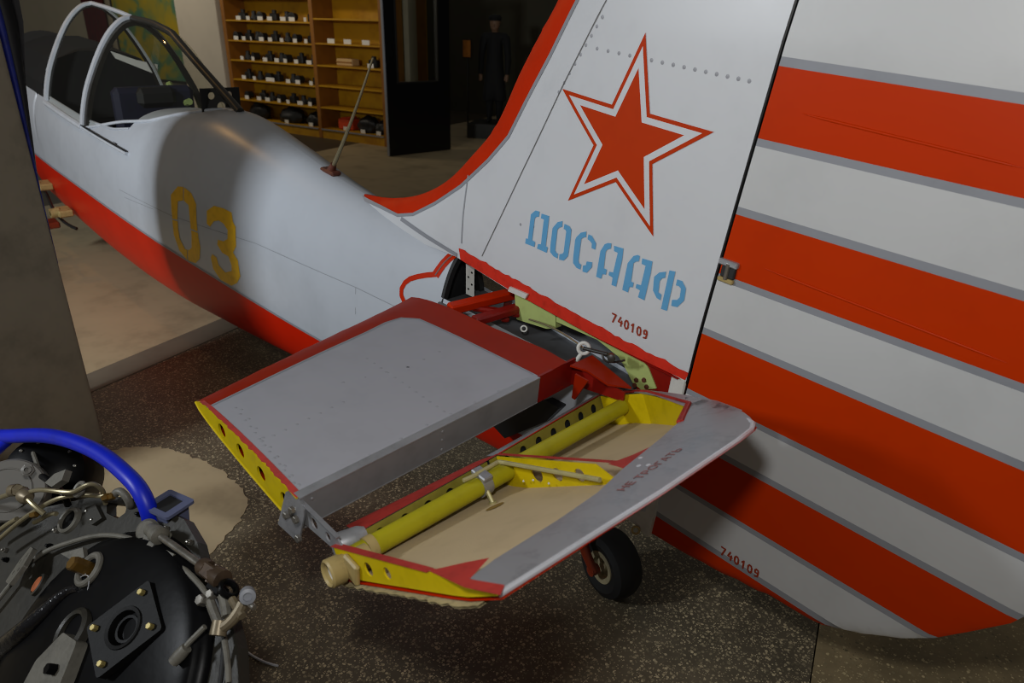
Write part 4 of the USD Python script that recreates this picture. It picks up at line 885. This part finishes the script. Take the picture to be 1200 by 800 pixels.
# ---- tail wheel
tw = part_group('tail_wheel', plane, label='small black tail wheel on a red fork')
wc = np.array([-.03, 0.01, .129]); AMi = np.linalg.inv(AM); tl_ = lambda P: (AMi @ np.r_[P, 1])[:3]
wz = np.array([.22, 1.0, 0]); WMx = frame_z(tl_(wc), wz)
obj('tyre', lathe([(.062, -.048), (.092, -.058), (.116, -.048), (.127, -.024), (.129, 0), (.127, .024), (.116, .048), (.092, .058), (.062, .048)], WMx, 48), 'rubber', tw)
obj('hub', lathe([(.0, -.040), (.016, -.040), (.018, -.030), (.038, -.030), (.042, -.048), (.060, -.052), (.064, -.044), (.064, .044), (.0, .044)], WMx, 36), 'wheel_metal', tw)
fk = tl_(wc + np.array([-.02, -.078, 0]))
obj('fork', cat(tube([fk + [.008, 0, 0], fk + [-.03, -.006, .05], fk + [-.075, 0, .13], fk + [-.10, .04, .22], fk + [-.10, .06, .30]], [.016, .018, .02, .022, .024], 12, sub=18), lathe([(0, -.012), (.02, -.012), (.02, .02), (0, .02)], frame_z(fk, wz), 16)), 'fork_red', tw)
tfp = [pyy(*q, -.052) for q in [(716, 596), (766, 584), (763, 606), (757, 629), (741, 613)]]
obj('tail_fairing', prism(Polygon([(p[0], p[2]) for p in tfp]).buffer(.004), .08, M((0, .035, 0), (1, 0, 0), (0, 0, 1), (0, -1, 0))), 'bare_white', tw, smooth=False, label='pale tail end under the rudder hinge')
obj('tail_hook', trimesh.creation.torus(.012, .004, 16, 8, transform=frame_z(pyy(745, 621, -.06), (.6, -.6, .4))), 'tan_metal', tw)
obj('strut', cyl((-.09, 0, .33), (-.09, 0, .46), .03, 16), 'fork_red', tw)
# ================================================================== ENGINE on its stand, bottom left
EN = ROT @ (np.array([-.45, -.45, -.77]) / np.linalg.norm([-.45, -.45, -.77]))     # the engine's mounting face looks up and to the left
EP0 = CAM + ray(130, 700) * (1.72 / F_PX)
def en(px, py, h=0.0): return onplane(px, py, EN, EN @ EP0 + h)
EXx = en(230, 700) - en(130, 700); EXx /= np.linalg.norm(EXx); EYy = np.cross(EN, EXx)
EC = en(112, 792)
EF = M(EC, EXx, EYy, EN)
def e2(px, py, h=0.0):
    d_ = en(px, py, h) - EC; return (d_ @ EXx, d_ @ EYy)
EPT = lambda pts: [e2(*q) for q in pts]
def efr(px, py, h): o = en(px, py, h); return M(o, EXx, EYy, EN)
engine = thing('aircraft_engine', 'black and grey oily aircraft engine with pipes and fittings on display', 'engine', (0, 0, 0))
flange = Polygon(EPT([(-110, 640), (-20, 604), (50, 597), (110, 584), (150, 585), (176, 592), (214, 611), (229, 637), (236, 668), (262, 700), (276, 760), (280, 850), (240, 980), (60, 1060), (-120, 980), (-160, 800)])).buffer(.012).buffer(-.006, quad_segs=4)
hole = Polygon(EPT([(126, 590), (148, 592), (146, 600), (138, 606), (126, 600)])).buffer(.003)
obj('crankcase_flange', prism(flange.difference(hole), .030, EF, z0=-.030), 'engine_grey', engine, smooth=30, label='flat dark grey flange of the engine')
obj('crankcase', prism(flange.buffer(-.17), .14, EF, z0=-.17), 'engine_black', engine, smooth=30)
R_d = np.linalg.norm(en(112, 648) - EC)
prof = [(R_d * 1.03, 0), (R_d * 1.02, .014), (R_d * .985, .022)] + [(R_d * .97 * math.cos(t), .022 + .034 * math.sin(t) ** .8) for t in np.linspace(.05, np.pi / 2, 18)]
prof[-1] = (0, prof[-1][1])
SQ = np.diag([1.10, 1.0, 1, 1.0])
obj('nose_cover', lathe([(R_d * 1.03, -.01)] + prof, EF @ SQ, 64), 'engine_black', engine, smooth=60, label='large glossy black domed cover')
def dome_h(px, py):
    h = .08
    for _ in range(8):
        x, y = e2(px, py, h); r = math.hypot(x / 1.10, y) / (R_d * .97); h = .022 + .034 * max(0, 1 - min(1, r) ** 2) ** .4
    return h
def on_dome(px, py, lift=0.0, tilt=.55):
    h = dome_h(px, py) + lift; o = en(px, py, h); x, y = e2(px, py, h)
    z = EN + (EXx * x + EYy * y) / R_d * tilt; return frame_z(o, z, EXx)
rim_pts = [en(*q, .022) for q in [(-40, 740), (8, 690), (40, 655), (80, 636), (110, 628), (150, 630), (190, 648), (225, 675), (245, 700), (262, 745), (268, 800)]]
obj('cover_rim', tube(rim_pts, .0065, 10, sub=60), 'engine_cast', engine)
obj('oil_gallery', tube([on_dome(*q, .0)[:3, 3] for q in [(-30, 790), (0, 764), (30, 738), (58, 712), (78, 694), (92, 690)]], [.03, .03, .028, .024, .018, .008], 16, sub=40), 'engine_gloss', engine, label='glossy oily cast ridge')
# square pad with bore and four studs
Fp = on_dome(153, 738, -.004, .35); rp = trimesh.transformations.rotation_matrix(.72, [0, 0, 1]); Fp = Fp @ rp
pad = sbox(-.075, -.06, .075, .06).buffer(.008, quad_segs=3)
obj('mount_pad', prism(pad.difference(Point(0, 0).buffer(.038)), .022, Fp), 'engine_matte', engine, smooth=30)
obj('pad_bore', lathe([(.038, -.02), (.038, .024), (.046, .026), (.048, .02)], Fp, 32), 'engine_matte', engine)
obj('bore_plug', lathe([(0, .002), (.022, .002), (.024, .012), (.030, .012), (.030, -.01)], Fp, 28), 'engine_black', engine)
for sx, sy in ((-1, -1), (1, -1), (1, 1), (-1, 1)):
    obj('stud', hexnut(.0075, .012, Fp @ M((sx * .062, sy * .047, .022), (1, 0, 0), (0, 1, 0), (0, 0, 1))), 'bolt_yellow', engine, smooth=False)
# round port with a collar
Fq = on_dome(90, 742, -.006, .6)
obj('round_port', lathe([(.040, -.02), (.040, .02), (.047, .024), (.055, .018), (.058, -.02)], Fq, 36), 'engine_grey', engine)
obj('port_floor', lathe([(0, -.004), (.040, -.004), (.040, -.02)], Fq, 28), 'engine_black', engine)
Fv = on_dome(80, 775, -.004, .5)
obj('cast_boss', prism(Polygon([(-.09, -.08), (.04, -.06), (.045, .03), (-.01, .045), (-.07, -.01)]).buffer(.012, quad_segs=4), .030, Fv), 'engine_cast', engine, smooth=30)
obj('boss_bolt', hexnut(.013, .02, Fv @ M((.012, -.02, .03), (1, 0, 0), (0, 1, 0), (0, 0, 1))), 'engine_black', engine, smooth=False)
# brass hexagon plug and its collar
Fb = on_dome(107, 668, -.004, .2)
obj('collar_ring', trimesh.creation.torus(.036, .009, 28, 10, transform=Fb @ M((0, 0, .006), (1, 0, 0), (0, 1, 0), (0, 0, 1))), 'engine_cast', engine)
obj('brass_plug', cat(lathe([(0, 0), (.018, 0), (.018, .012), (0, .012)], Fb, 16), hexnut(.0185, .045, Fb @ M((0, 0, .012), (1, 0, 0), (0, 1, 0), (0, 0, 1)))), 'engine_brass', engine, smooth=False, label='brass hexagonal plug')
obj('lock_wire', tube([en(100, 672, .06), en(95, 676, .05), en(104, 676, .06), en(103, 690, .05), en(100, 698, .045)], .0013, 5, sub=20), 'edge_silver', engine)
obj('recess_web', prism(Polygon(EPT([(78, 650, .03), (104, 643, .03), (106, 655, .03), (88, 656, .03)])), .012, EF, z0=.035), 'engine_cast', engine, smooth=False)
# grey plate with holes, orange plug
Fg_ = on_dome(30, 662, .012, .3)
pg_ = Polygon([(-.06, -.035), (.02, -.055), (.05, -.015), (.035, .03), (-.02, .045), (-.055, .015)]).buffer(.006)
for c in ((-.03, -.02), (.02, -.02), (.012, .022), (-.035, .012)): pg_ = pg_.difference(Point(c).buffer(.006, quad_segs=4))
obj('adapter_plate', prism(pg_, .012, Fg_), 'engine_cast', engine, smooth=False, label='light grey plate with bolt holes')
Fo = on_dome(48, 686, .006, .3)
obj('transit_plug', cat(lathe([(0, .0), (.021, 0), (.021, .010), (.018, .014), (0, .014)], Fo, 24)), 'plug_orange', engine, label='orange round transit plug')
obj('plug_seat', lathe([(.022, 0), (.028, 0), (.028, .010), (.022, .012)], Fo, 24), 'engine_grey', engine)
# oval port in the flange
Fe = efr(83, 610, 0); Fe = Fe @ trimesh.transformations.rotation_matrix(.3, [0, 0, 1]) @ np.diag([1.1, .95, 1, 1])
obj('inspection_port', lathe([(.027, 0), (.027, .012), (.031, .014), (.036, .010), (.038, 0)], Fe, 36), 'engine_cast', engine)
obj('port_cover', lathe([(0, .008), (.02, .006), (.027, .003), (.027, 0)], Fe, 28), 'engine_black', engine)
for px, py in ((68, 622), (8, 645), (9, 656), (106, 600), (112, 610), (153, 627), (165, 603), (176, 600), (196, 620), (60, 640), (224, 636)):
    obj('flange_bolt', cat(hexnut(.0075, .010, efr(px, py, 0)), lathe([(0, .01), (.004, .01), (.004, .016), (0, .017)], efr(px, py, 0), 10)), 'steel' if px % 3 else 'engine_black', engine, smooth=False)
obj('bolt_lug', prism(Polygon(EPT([(104, 596), (116, 592), (124, 608), (112, 616), (106, 610)])), .012, EF), 'engine_grey', engine, smooth=False)
# silver disc cover with a nut, and the black drum behind it
Hd = .07
Fd = efr(12, 574, Hd); toc = CAM - Fd[:3, 3]; toc /= np.linalg.norm(toc)
Fd = frame_z(Fd[:3, 3], toc + EN * .35, EXx)
obj('accessory_drum', lathe([(0, 0), (.085, 0), (.09, -.006), (.09, -.12), (0, -.12)], Fd, 44), 'engine_silver', engine, label='grey disc cover of an accessory drive')
obj('drum_rib', trimesh.creation.torus(.062, .0025, 40, 6, transform=Fd @ M((-.01, 0, 0), (1, 0, 0), (0, 1, 0), (0, 0, 1))), 'engine_silver', engine)
Fn = frame_z(en(33, 551, Hd + .022), Fd[:3, 2], EXx)
obj('drum_nut', cat(hexnut(.018, .008, Fn), lathe([(.006, .008), (.012, .008), (.012, .018), (.006, .02)], Fn, 16)), 'engine_silver', engine, smooth=False)
Fk = frame_z(en(50, 552, -.01), toc + EN * .5, EXx)
obj('magneto_housing', lathe([(0, .02), (.07, .015), (.11, -.01), (.125, -.06), (.125, -.18), (0, -.18)], Fk, 44), 'engine_black', engine, label='black drum housing behind the disc cover')
for k in range(7):
    t = .2 + k * .55; P = Fk @ np.r_[.088 * math.cos(t), .088 * math.sin(t), .006, 1]
    obj('housing_screw', lathe([(0, .006), (.004, .005), (.005, 0)], frame_z(P[:3], Fk[:3, 2]), 10), 'steel', engine)
# finned block
Ff = M(en(-8, 612, .0), EXx, EYy, EN) @ trimesh.transformations.rotation_matrix(.30, [0, 0, 1])
obj('finned_block', bx((0.02, 0, .012), (.16, .07, .025), Ff, .004), 'engine_grey', engine, smooth=False)
for k in range(15): obj('cooling_fin', bx((-.05 + k * .0098, 0, .030), (.0035, .062, .014), Ff), 'engine_grey', engine, smooth=False)
# pipes
obj('union_block', cat(hexnut(.016, .035, frame_z(en(20, 574, .12), (EXx - EYy * .2), EN)), lathe([(0, 0), (.020, 0), (.020, .016), (.012, .03), (0, .03)], frame_z(en(28, 580, .12), EXx - EYy * .4, EN), 16), lathe([(0, 0), (.017, 0), (.017, .02), (.010, .03), (0, .03)], frame_z(en(20, 574, .12), -EXx + .1 * EN, EN), 16)), 'lever_metal', engine)
pipes = [[(-25, 588, .12), (2, 582, .12), (20, 575, .12)],
         [(30, 578, .12), (45, 574, .12), (72, 576, .11), (86, 576, .10), (98, 570, .10), (110, 567, .09), (118, 572, .07), (122, 582, .04), (124, 590, .02)],
         [(-10, 640, .06), (10, 622, .07), (30, 606, .08), (50, 593, .085), (75, 582, .08), (100, 580, .06), (122, 581, .05), (134, 580, .04)],
         [(-12, 632, .045), (8, 615, .055), (20, 608, .06)],
         [(32, 584, .12), (40, 592, .11), (52, 602, .09)],
         [(40, 612, .05), (48, 608, .05), (55, 604, .05), (66, 602, .05)]]
for p in pipes: obj('pipe', tube([en(*q) for q in p], .0062 if len(p) > 3 else .007, 10, sub=40), 'pipe_olive', engine)
obj('pipe_nut', cat(*[hexnut(.010, .02, frame_z(en(*q), EXx + .1 * EYy, EN)) for q in ((122, 583, .048), (128, 582, .044), (38, 603, .08))]), 'engine_brass', engine, smooth=False)
obj('clip_bracket', cat(prism(Polygon(EPT([(84, 575), (95, 565), (108, 560), (104, 572), (92, 580)])), .02, EF, z0=.06)), 'engine_cast', engine, smooth=False)
obj('clip_ring', trimesh.creation.torus(.017, .006, 20, 8, transform=efr(93, 573, .085)), 'engine_cast', engine)
obj('elbow', tube([en(134, 580, .04), en(142, 576, .04), en(148, 582, .03), en(152, 592, .0)], .010, 10, sub=16), 'engine_cast', engine)
obj('dark_hose', tube([en(44, 556, .02), en(56, 562, .03), (en(66, 570, .04)), en(76, 582, .04), en(80, 592, .02)], .009, 10, sub=20), 'engine_black', engine)
obj('drain_hose', tube([en(38, 520, -.02), en(42, 540, .03), en(48, 556, .02)], .006, 8, sub=12), 'engine_cast', engine)
# shaft with universal joint and lever assembly
a0, a1 = en(176, 620, .05), en(236, 662, .06); ax_ = a1 - a0
obj('shaft_flange', lathe([(.0, 0), (.028, 0), (.030, .008), (.024, .016), (0, .016)], frame_z(en(175, 622, .012), EN + .6 * (ax_ / np.linalg.norm(ax_))), 30), 'engine_cast', engine)
obj('shaft_bearing', cat(lathe([(0, 0), (.016, 0), (.018, .02), (.021, .03), (.021, .05), (.012, .055), (0, .055)], frame_z(a0, ax_), 24), bx((0, 0, 0), (.03, .06, .03), frame_z(en(186, 634, .02), EN), .004)), 'engine_cast', engine)
obj('control_shaft', tube([a0, a1], .0085, 14), 'steel', engine)
obj('shaft_bracket', prism(Polygon(EPT([(182, 626), (192, 640), (216, 652), (212, 660), (196, 655), (178, 640)])), .03, EF), 'engine_cast', engine, smooth=False)
F1 = frame_z(a1, ax_); Lx = ax_ / np.linalg.norm(ax_)
obj('universal_joint', cat(lathe([(0, 0), (.016, 0), (.020, .01), (.020, .03), (0, .03)], F1, 16), bx((0, .014, .045), (.03, .008, .04), F1, .003), bx((0, -.014, .045), (.03, .008, .04), F1, .003), cyl((F1 @ [-.02, 0, .05, 1])[:3], (F1 @ [.02, 0, .05, 1])[:3], .008), lathe([(0, .05), (.018, .05), (.022, .07), (.022, .09), (0, .095)], F1, 16)), 'joint_brown', engine)
lv = part_group('lever_assembly', engine, label='grimy lever and bell-crank assembly at the engine side') if False else engine
def cx(px, py, h=.06): return en(px, py, h)
obj('lever', cat(tube([cx(250, 680), cx(262, 700), cx(266, 722)], .011, 8, sub=10), tube([cx(243, 695), cx(250, 715), cx(258, 735)], .010, 8, sub=10)), 'engine_cast', engine)
obj('lever', cat(tube([cx(258, 736), cx(274, 724), cx(285, 706)], .012, 10, sub=10), lathe([(0, -.014), (.017, -.014), (.017, .014), (0, .014)], frame_z(cx(257, 736), EYy), 16)), 'lever_metal', engine)
obj('lever', tube([cx(272, 702), cx(278, 712), cx(284, 722)], .009, 8, sub=8), 'lever_metal', engine)
obj('lever_plate', prism(Polygon(EPT([(258, 664), (266, 662), (280, 676), (272, 688)])), .005, EF, z0=.05), 'pipe_olive', engine, smooth=False)
obj('lever_clevis', cat(trimesh.creation.torus(.018, .007, 20, 8, transform=frame_z(cx(268, 690), (.4, .5, .7))), bx((0, 0, 0), (.05, .02, .03), frame_z(cx(255, 690), EN, ax_), .005)), 'engine_black', engine)
obj('lever_knob', lathe([(0, 0), (.014, .0), (.016, .01), (.016, .03), (.009, .032), (.009, .026), (0, .026)], frame_z(cx(290, 694), (.8, -.3, .4)), 20), 'pin_grey', engine)
for m_ in (hexnut(.012, .02, frame_z(cx(241, 704), EN)), hexnut(.010, .018, frame_z(cx(252, 697), EN)), cyl(cx(284, 700), cx(298, 712), .006)): obj('lever_pin', m_, 'steel', engine, smooth=False)
obj('link_rod', cat(tube([cx(240, 734, .05), cx(222, 752, .05), cx(212, 764, .05)], .006, 8), lathe([(0, -.02), (.012, -.02), (.014, 0), (.012, .02), (0, .02)], frame_z(cx(211, 767, .05), EXx + EYy), 14)), 'engine_cast', engine)
obj('drain_tube', tube([cx(262, 735, .03), cx(262, 760, .02), cx(258, 800, .01), cx(250, 840, 0)], .005, 8, sub=16), 'cable_black', engine)
obj('engine_stand', cat(*[cyl(np.r_[(EC + EXx * dx + EYy * dy - EN * .14)[:2], 0], EC + EXx * dx + EYy * dy - EN * .14, .03, 12) for dx, dy in ((-.2, .1), (.12, .12), (-.2, -.2), (.1, -.2))]), 'frame_dark', engine)
# hose and tub
hp_ = [en(-60, 500, .06), en(-20, 509, .08), en(10, 511, .09), en(45, 510, .09), en(85, 517, .09), en(120, 533, .08), (en(148, 556, .07)), en(166, 578, .05), en(175, 600, .02), en(177, 615, -.02)]
hose = thing('water_hose', 'thick bright blue hose arching over the oily engine', 'hose')
obj('hose_body', tube(hp_, .0215, 20, sub=80), 'hose_blue', hose)
obj('hose_branch', tube([en(12, 512, .085), en(0, 522, .08), en(-14, 536, .07), en(-30, 560, .05)], [.018, .020, .020, .020], 16, sub=20), 'hose_blue', hose)
tubt = thing('plastic_tub', 'small blue-grey plastic tub with a flat lip beside the blue hose', 'tub')
TO = en(197, 592, .0)
sh = lambda w, d_, z: [(x, y, z) for x, y in ((-w, -d_), (w, -d_), (w, d_), (-w, d_))]
hullm = trimesh.convex.convex_hull(np.array(sh(.026, .026, -.10) + sh(.034, .034, .0)))
TF = M(TO - np.array([0, 0, .0]), E1, E2, (0, 0, 1))
hullm.apply_transform(TF); obj('tub_body', hullm, 'tub_plastic', tubt, smooth=False)
lipP = sbox(-.036, -.034, .042, .034).buffer(.008).difference(sbox(-.028, -.028, .028, .028))
obj('tub_lip', prism(lipP, .008, TF, z0=0), 'tub_plastic', tubt, smooth=30)
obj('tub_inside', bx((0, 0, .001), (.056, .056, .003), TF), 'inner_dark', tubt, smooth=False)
wire = thing('loose_wire', 'thin loose wire lying on the floor beside the engine', 'wire')
obj('wire_body', tube([floor_px(*q, .006) for q in [(278, 735), (284, 758), (296, 768), (312, 776), (326, 780)]], .004, 6, sub=24), 'edge_silver', wire)

# ================================================================== FAR SIDE: cabinet, exhibits, pictures
cab = thing('display_cabinet', 'wide yellow wooden display cabinet with rows of dark instruments behind the airplane', 'cabinet', mtx=CABM)
CW, CH, CDp = 3.86, 2.75, .46
for nm, x0, x1 in (('side_panel', .04, .13), ('divider', 2.28, 2.36), ('side_panel', 3.79, 3.87)): obj(nm, bx(((x0 + x1) / 2, CDp / 2, CH / 2), (x1 - x0, CDp, CH), None, .004), 'wood_edge', cab, smooth=False)
obj('back_panel', bx((CW / 2, CDp + .01, CH / 2), (CW, .02, CH)), 'wood_yellow', cab, smooth=False)
obj('plinth', bx((CW / 2, CDp / 2 + .01, .07), (CW, CDp, .14)), 'wood_yellow', cab, smooth=False)
LEV_L = [.16, .505, .85, 1.18, 1.51, 1.84, 2.2]; LEV_R = [.16, .52, .87, 1.19, 1.53, 1.90, 2.25]
for z in LEV_L: obj('shelf', bx((1.2, CDp / 2, z - .012), (2.16, CDp - .02, .024)), 'wood_yellow', cab, smooth=False)
for z in LEV_R: obj('shelf', bx((3.075, CDp / 2, z - .012), (1.43, CDp - .02, .024)), 'wood_yellow', cab, smooth=False)
obj('base_strip', cat(bx((1.2, -.004, .15), (2.16, .012, .02)), bx((3.075, -.004, .15), (1.43, .012, .02))), 'pin_grey', cab, smooth=False)
protos = {}
def gauge(kind):
    if kind == 0: m = lathe([(0, 0), (.05, 0), (.062, .01), (.062, .10), (.07, .11), (.07, .125), (.05, .13), (0, .13)], frame_z((0, .07, .071), (0, -1, 0)), 20)
    elif kind == 1: m = cat(bx((0, .07, .06), (.16, .11, .12), None, .014), lathe([(0, 0), (.04, 0), (.04, .05), (0, .055)], frame_z((.0, .07, .12), (0, 0, 1)), 16))
    else: m = cat(lathe([(0, 0), (.065, 0), (.07, .03), (.04, .10), (.04, .15), (0, .155)], frame_z((0, .07, 0), (0, 0, 1)), 18), bx((.06, .07, .05), (.07, .05, .07), None, .01))
    return m
NTH = ['first', 'second', 'third', 'fourth', 'fifth', 'sixth', 'seventh', 'eighth']
ORD = ['lowest', 'second lowest', 'third lowest', 'fourth lowest', 'fifth lowest', 'topmost visible']
def put(kind, name, label, catg, pos, group, rot, mtl):
    key = (kind, mtl)
    T = CABM @ M(pos, (math.cos(rot), math.sin(rot), 0), (-math.sin(rot), math.cos(rot), 0), (0, 0, 1))
    r = thing(name, label, catg, mtx=T, group=group)
    if key not in protos:
        obj('housing', gauge(kind), mtl, r); obj('label_card', bx((0.01, -.062, .034), (.115, .004, .064)), 'label_white', r, smooth=False); protos[key] = r
    else:
        r.GetReferences().AddInternalReference(protos[key].GetPath()); r.SetInstanceable(True)
        tag(r, label, catg, group)
for li, z in enumerate(LEV_L[1:6]):
    n_ = 7
    xs = [.30, .52, .74, .97, 1.22, 1.52, 1.85, 2.12] if li == 3 else list(np.linspace(.42, 2.12, n_) + rng.normal(0, .03, n_))
    for k, x in enumerate(xs):
        put(int((k + li) % 3), 'cockpit_gauge', f'black instrument with white card, {NTH[k]} from left, {ORD[li + 1]} shelf, left cabinet bay', 'instrument', (x, .10 + rng.uniform(0, .02), z), f'instruments on the {ORD[li + 1]} left shelf', rng.normal(0, .25), 'gauge_black')
def lump(name, label, catg, pos, size, m_, seed):
    T = CABM @ M(pos, (1, 0, 0), (0, 1, 0), (0, 0, 1)); r = thing(name, label, catg, mtx=T)
    s_ = trimesh.creation.icosphere(3); v = np.asarray(s_.vertices); v = v * (1 + .35 * (meshkit.noise(v * 2.2 + 5, seed) - .5)[:, None]); v[:, 2] = np.maximum(v[:, 2], -.55) + .55
    s_.vertices = v * np.array(size) / [2, 2, 1.5]; obj('body', s_, m_, r, smooth=60)
    obj('label_card', bx((0.0, -size[1] / 2 - .02, .03), (.10, .004, .06)), 'label_white', r, smooth=False)
lump('headgear_bag', 'dark rounded bundle at the left end of the bottom left cabinet bay', 'bundle', (.55, .2, .16), (.5, .24, .28), 'gauge_black', 1)
lump('headgear_bag', 'largest dark bundle in the middle of the bottom left cabinet bay', 'bundle', (1.42, .2, .16), (.62, .26, .27), 'gauge_black', 2)
lump('headgear_bag', 'dark bundle beside the divider in the bottom left cabinet bay', 'bundle', (2.03, .2, .16), (.38, .24, .22), 'gauge_black', 3)
lump('engine_model', 'black machine part at the middle of the bottom right cabinet bay', 'machine part', (3.28, .2, .16), (.42, .26, .26), 'gauge_black', 4)
lump('engine_model', 'black machine part at the right end of the bottom right cabinet bay', 'machine part', (3.62, .2, .16), (.30, .24, .22), 'gauge_black', 5)
T = thing('orange_box', 'orange box on the bottom shelf of the right cabinet bay', 'box', mtx=CABM @ M((2.78, .16, .16), (1, 0, 0), (0, 1, 0), (0, 0, 1)))
obj('box_body', bx((0, .08, .09), (.34, .2, .18), None, .02), 'item_orange', T); obj('box_flap', bx((.04, .07, .195), (.24, .16, .03), M((0, 0, 0), (.99, 0, .12), (0, 1, 0), (-.12, 0, .99)), .01), 'item_orange', T); obj('label_card', bx((.05, -.05, .03), (.12, .004, .06)), 'label_white', T, smooth=False)
T = thing('cream_case', 'cream coloured case on the fourth shelf of the right cabinet bay', 'case', mtx=CABM @ M((2.86, .15, LEV_R[3]), (1, 0, 0), (0, 1, 0), (0, 0, 1)))
obj('case_body', bx((0, .08, .055), (.36, .18, .11), None, .015), 'item_cream', T); obj('case_band', bx((0, -.012, .055), (.36, .006, .02)), 'wood_edge', T, smooth=False)
put(1, 'cockpit_gauge', 'black instrument beside the cream case on the right cabinet bay', 'instrument', (3.50, .12, LEV_R[3]), None, .2, 'gauge_black')
for kx_, x in zip(('leftmost', 'middle', 'rightmost'), (2.68, 3.05, 3.45)):
    T = thing('name_card', f'{kx_} white name card on the upper shelf of the right cabinet bay', 'card', mtx=CABM @ M((x, .06, LEV_R[4]), (1, 0, 0), (0, 1, 0), (0, 0, 1)), group='cards on the upper right shelf')
    obj('card_face', bx((0, 0, .035), (.16, .005, .07)), 'label_white', T, smooth=False)
bcp = [onplane(x, 40, CN, CN @ cabm(0, -1.7)) for x in (448, 483)]
bcw = float((bcp[1] - bcp[0]) @ CD)
bc = thing('bookcase', 'narrow yellow bookcase seen through the glass of the black door', 'bookcase', mtx=M(np.array([bcp[0][0], bcp[0][1], 0]), CD, -CN, (0, 0, 1)))
for x in (.02, bcw - .02): obj('side_panel', bx((x, .2, 1.25), (.04, .4, 2.5)), 'wood_edge', bc, smooth=False)
obj('back_panel', bx((bcw / 2, .41, 1.25), (bcw, .02, 2.5)), 'wood_yellow', bc, smooth=False)
for z in (.1, .5, .9, 1.3, 1.7, 2.1, 2.48): obj('shelf', bx((bcw / 2, .2, z), (bcw - .08, .38, .025)), 'wood_yellow', bc, smooth=False)
# pictures and curtain on the wall at the left
PF = M(cabm(-2.78, .0) - CN * .40, CD, -CN, (0, 0, 1))
pic = thing('wall_painting', 'large abstract yellow and teal painting on the far wall', 'painting', mtx=PF)
obj('canvas', bx((0, 0, 1.75), (2.5, .03, 2.2)), 'painting', pic, smooth=False)
obj('picture_frame', prism(sbox(-1.29, .61, 1.29, 2.89).difference(sbox(-1.24, .66, 1.24, 2.84)), .05, M((0, .02, 0), (1, 0, 0), (0, 0, 1), (0, -1, 0))), 'frame_dark', pic, smooth=False)
cu = thing('red_curtain', 'dark red curtain hanging left of the painting', 'curtain', mtx=M(cabm(-4.72, 0) - CN * .36, CD, -CN, (0, 0, 1)))
xx = np.linspace(-.42, .42, 60); cP = [(x, .03 * math.sin(x * 38)) for x in xx]
obj('curtain_cloth', prism(LineString(cP).buffer(.006), 2.9, M((0, 0, .02), (1, 0, 0), (0, 1, 0), (0, 0, 1))), 'curtain_red', cu, smooth=60)
# things in the dark room beyond
fg = thing('museum_figure', 'dim figure in a long black coat standing in the dark room', 'mannequin', mtx=M(onplane(580, 60, CN, CN @ cabm(0, -2.2)) * [1, 1, 0] + [0, 0, .25], -CD * .94 + CN * .34, np.cross([0, 0, 1], -CD * .94 + CN * .34), (0, 0, 1)))
import manifold3d as m3d
def body(bones):
    out = None
    for (p, r), (q, s) in bones:
        hs = m3d.Manifold.batch_hull([m3d.Manifold.sphere(r, 20).translate(list(p)), m3d.Manifold.sphere(s, 20).translate(list(q))])
        out = hs if out is None else out + hs
    mm = out.to_mesh(); t = trimesh.Trimesh(mm.vert_properties[:, :3], mm.tri_verts); trimesh.smoothing.filter_taubin(t, iterations=6); return t
coat = [(((0, 0, 1.40), .12), ((0, 0, 1.05), .14)), (((-.17, 0, 1.42), .075), ((.17, 0, 1.42), .075)), (((0, 0, 1.05), .14), ((-.09, 0, .45), .13)), (((0, 0, 1.05), .14), ((.09, 0, .45), .13)),
        (((-.20, 0, 1.40), .065), ((-.25, .01, 1.10), .055)), (((-.25, .01, 1.10), .055), ((-.24, .06, .85), .045)), (((.20, 0, 1.40), .065), ((.25, .01, 1.10), .055)), (((.25, .01, 1.10), .055), ((.24, .06, .85), .045)),
        (((-.09, 0, .45), .07), ((-.09, 0, .08), .05)), (((.09, 0, .45), .07), ((.09, 0, .08), .05)), (((-.09, 0, .05), .045), ((-.09, .12, .04), .035)), (((.09, 0, .05), .045), ((.09, .12, .04), .035))]
obj('coat', body(coat), 'coat_black', fg, smooth=60)
obj('head', body([(((0, .01, 1.66), .095), ((0, .03, 1.58), .075)), (((0, 0, 1.45), .055), ((0, .01, 1.56), .052)), (((0, .10, 1.62), .014), ((0, .115, 1.60), .016))]), 'skin_tone', fg, smooth=60)
obj('cap', lathe([(0, .10), (.09, .09), (.115, .05), (.10, .0), (0, 0)], M((0, .01, 1.68), (1, 0, 0), (0, 1, 0), (0, 0, 1)), 24), 'coat_black', fg)
for s in (-1, 1): obj('hand', body([(((s * .24, .07, .80), .035), ((s * .24, .09, .72), .026)), (((s * .215, .09, .78), .014), ((s * .21, .11, .73), .012))]), 'skin_tone', fg, smooth=60)
obj('plinth', bx((0, 0, -.125), (.8, .8, .25)), 'frame_dark', fg, smooth=False)
pz = onplane(547, 57, CN, CN @ cabm(0, -3.0))
ob = thing('orange_poster', 'small orange poster glowing dimly in the dark room', 'poster', mtx=M(pz, CD, -CN, (0, 0, 1)))
obj('poster_sheet', bx((0, 0, 0), (.17, .02, .30)), 'poster_orange', ob, smooth=False)
obj('poster_board', bx((0, .02, 0), (.20, .02, .34)), 'frame_dark', ob, smooth=False)
obj('poster_post', cyl((0, .03, -pz[2] + .01), (0, .03, -.1), .02, 10), 'frame_dark', ob)
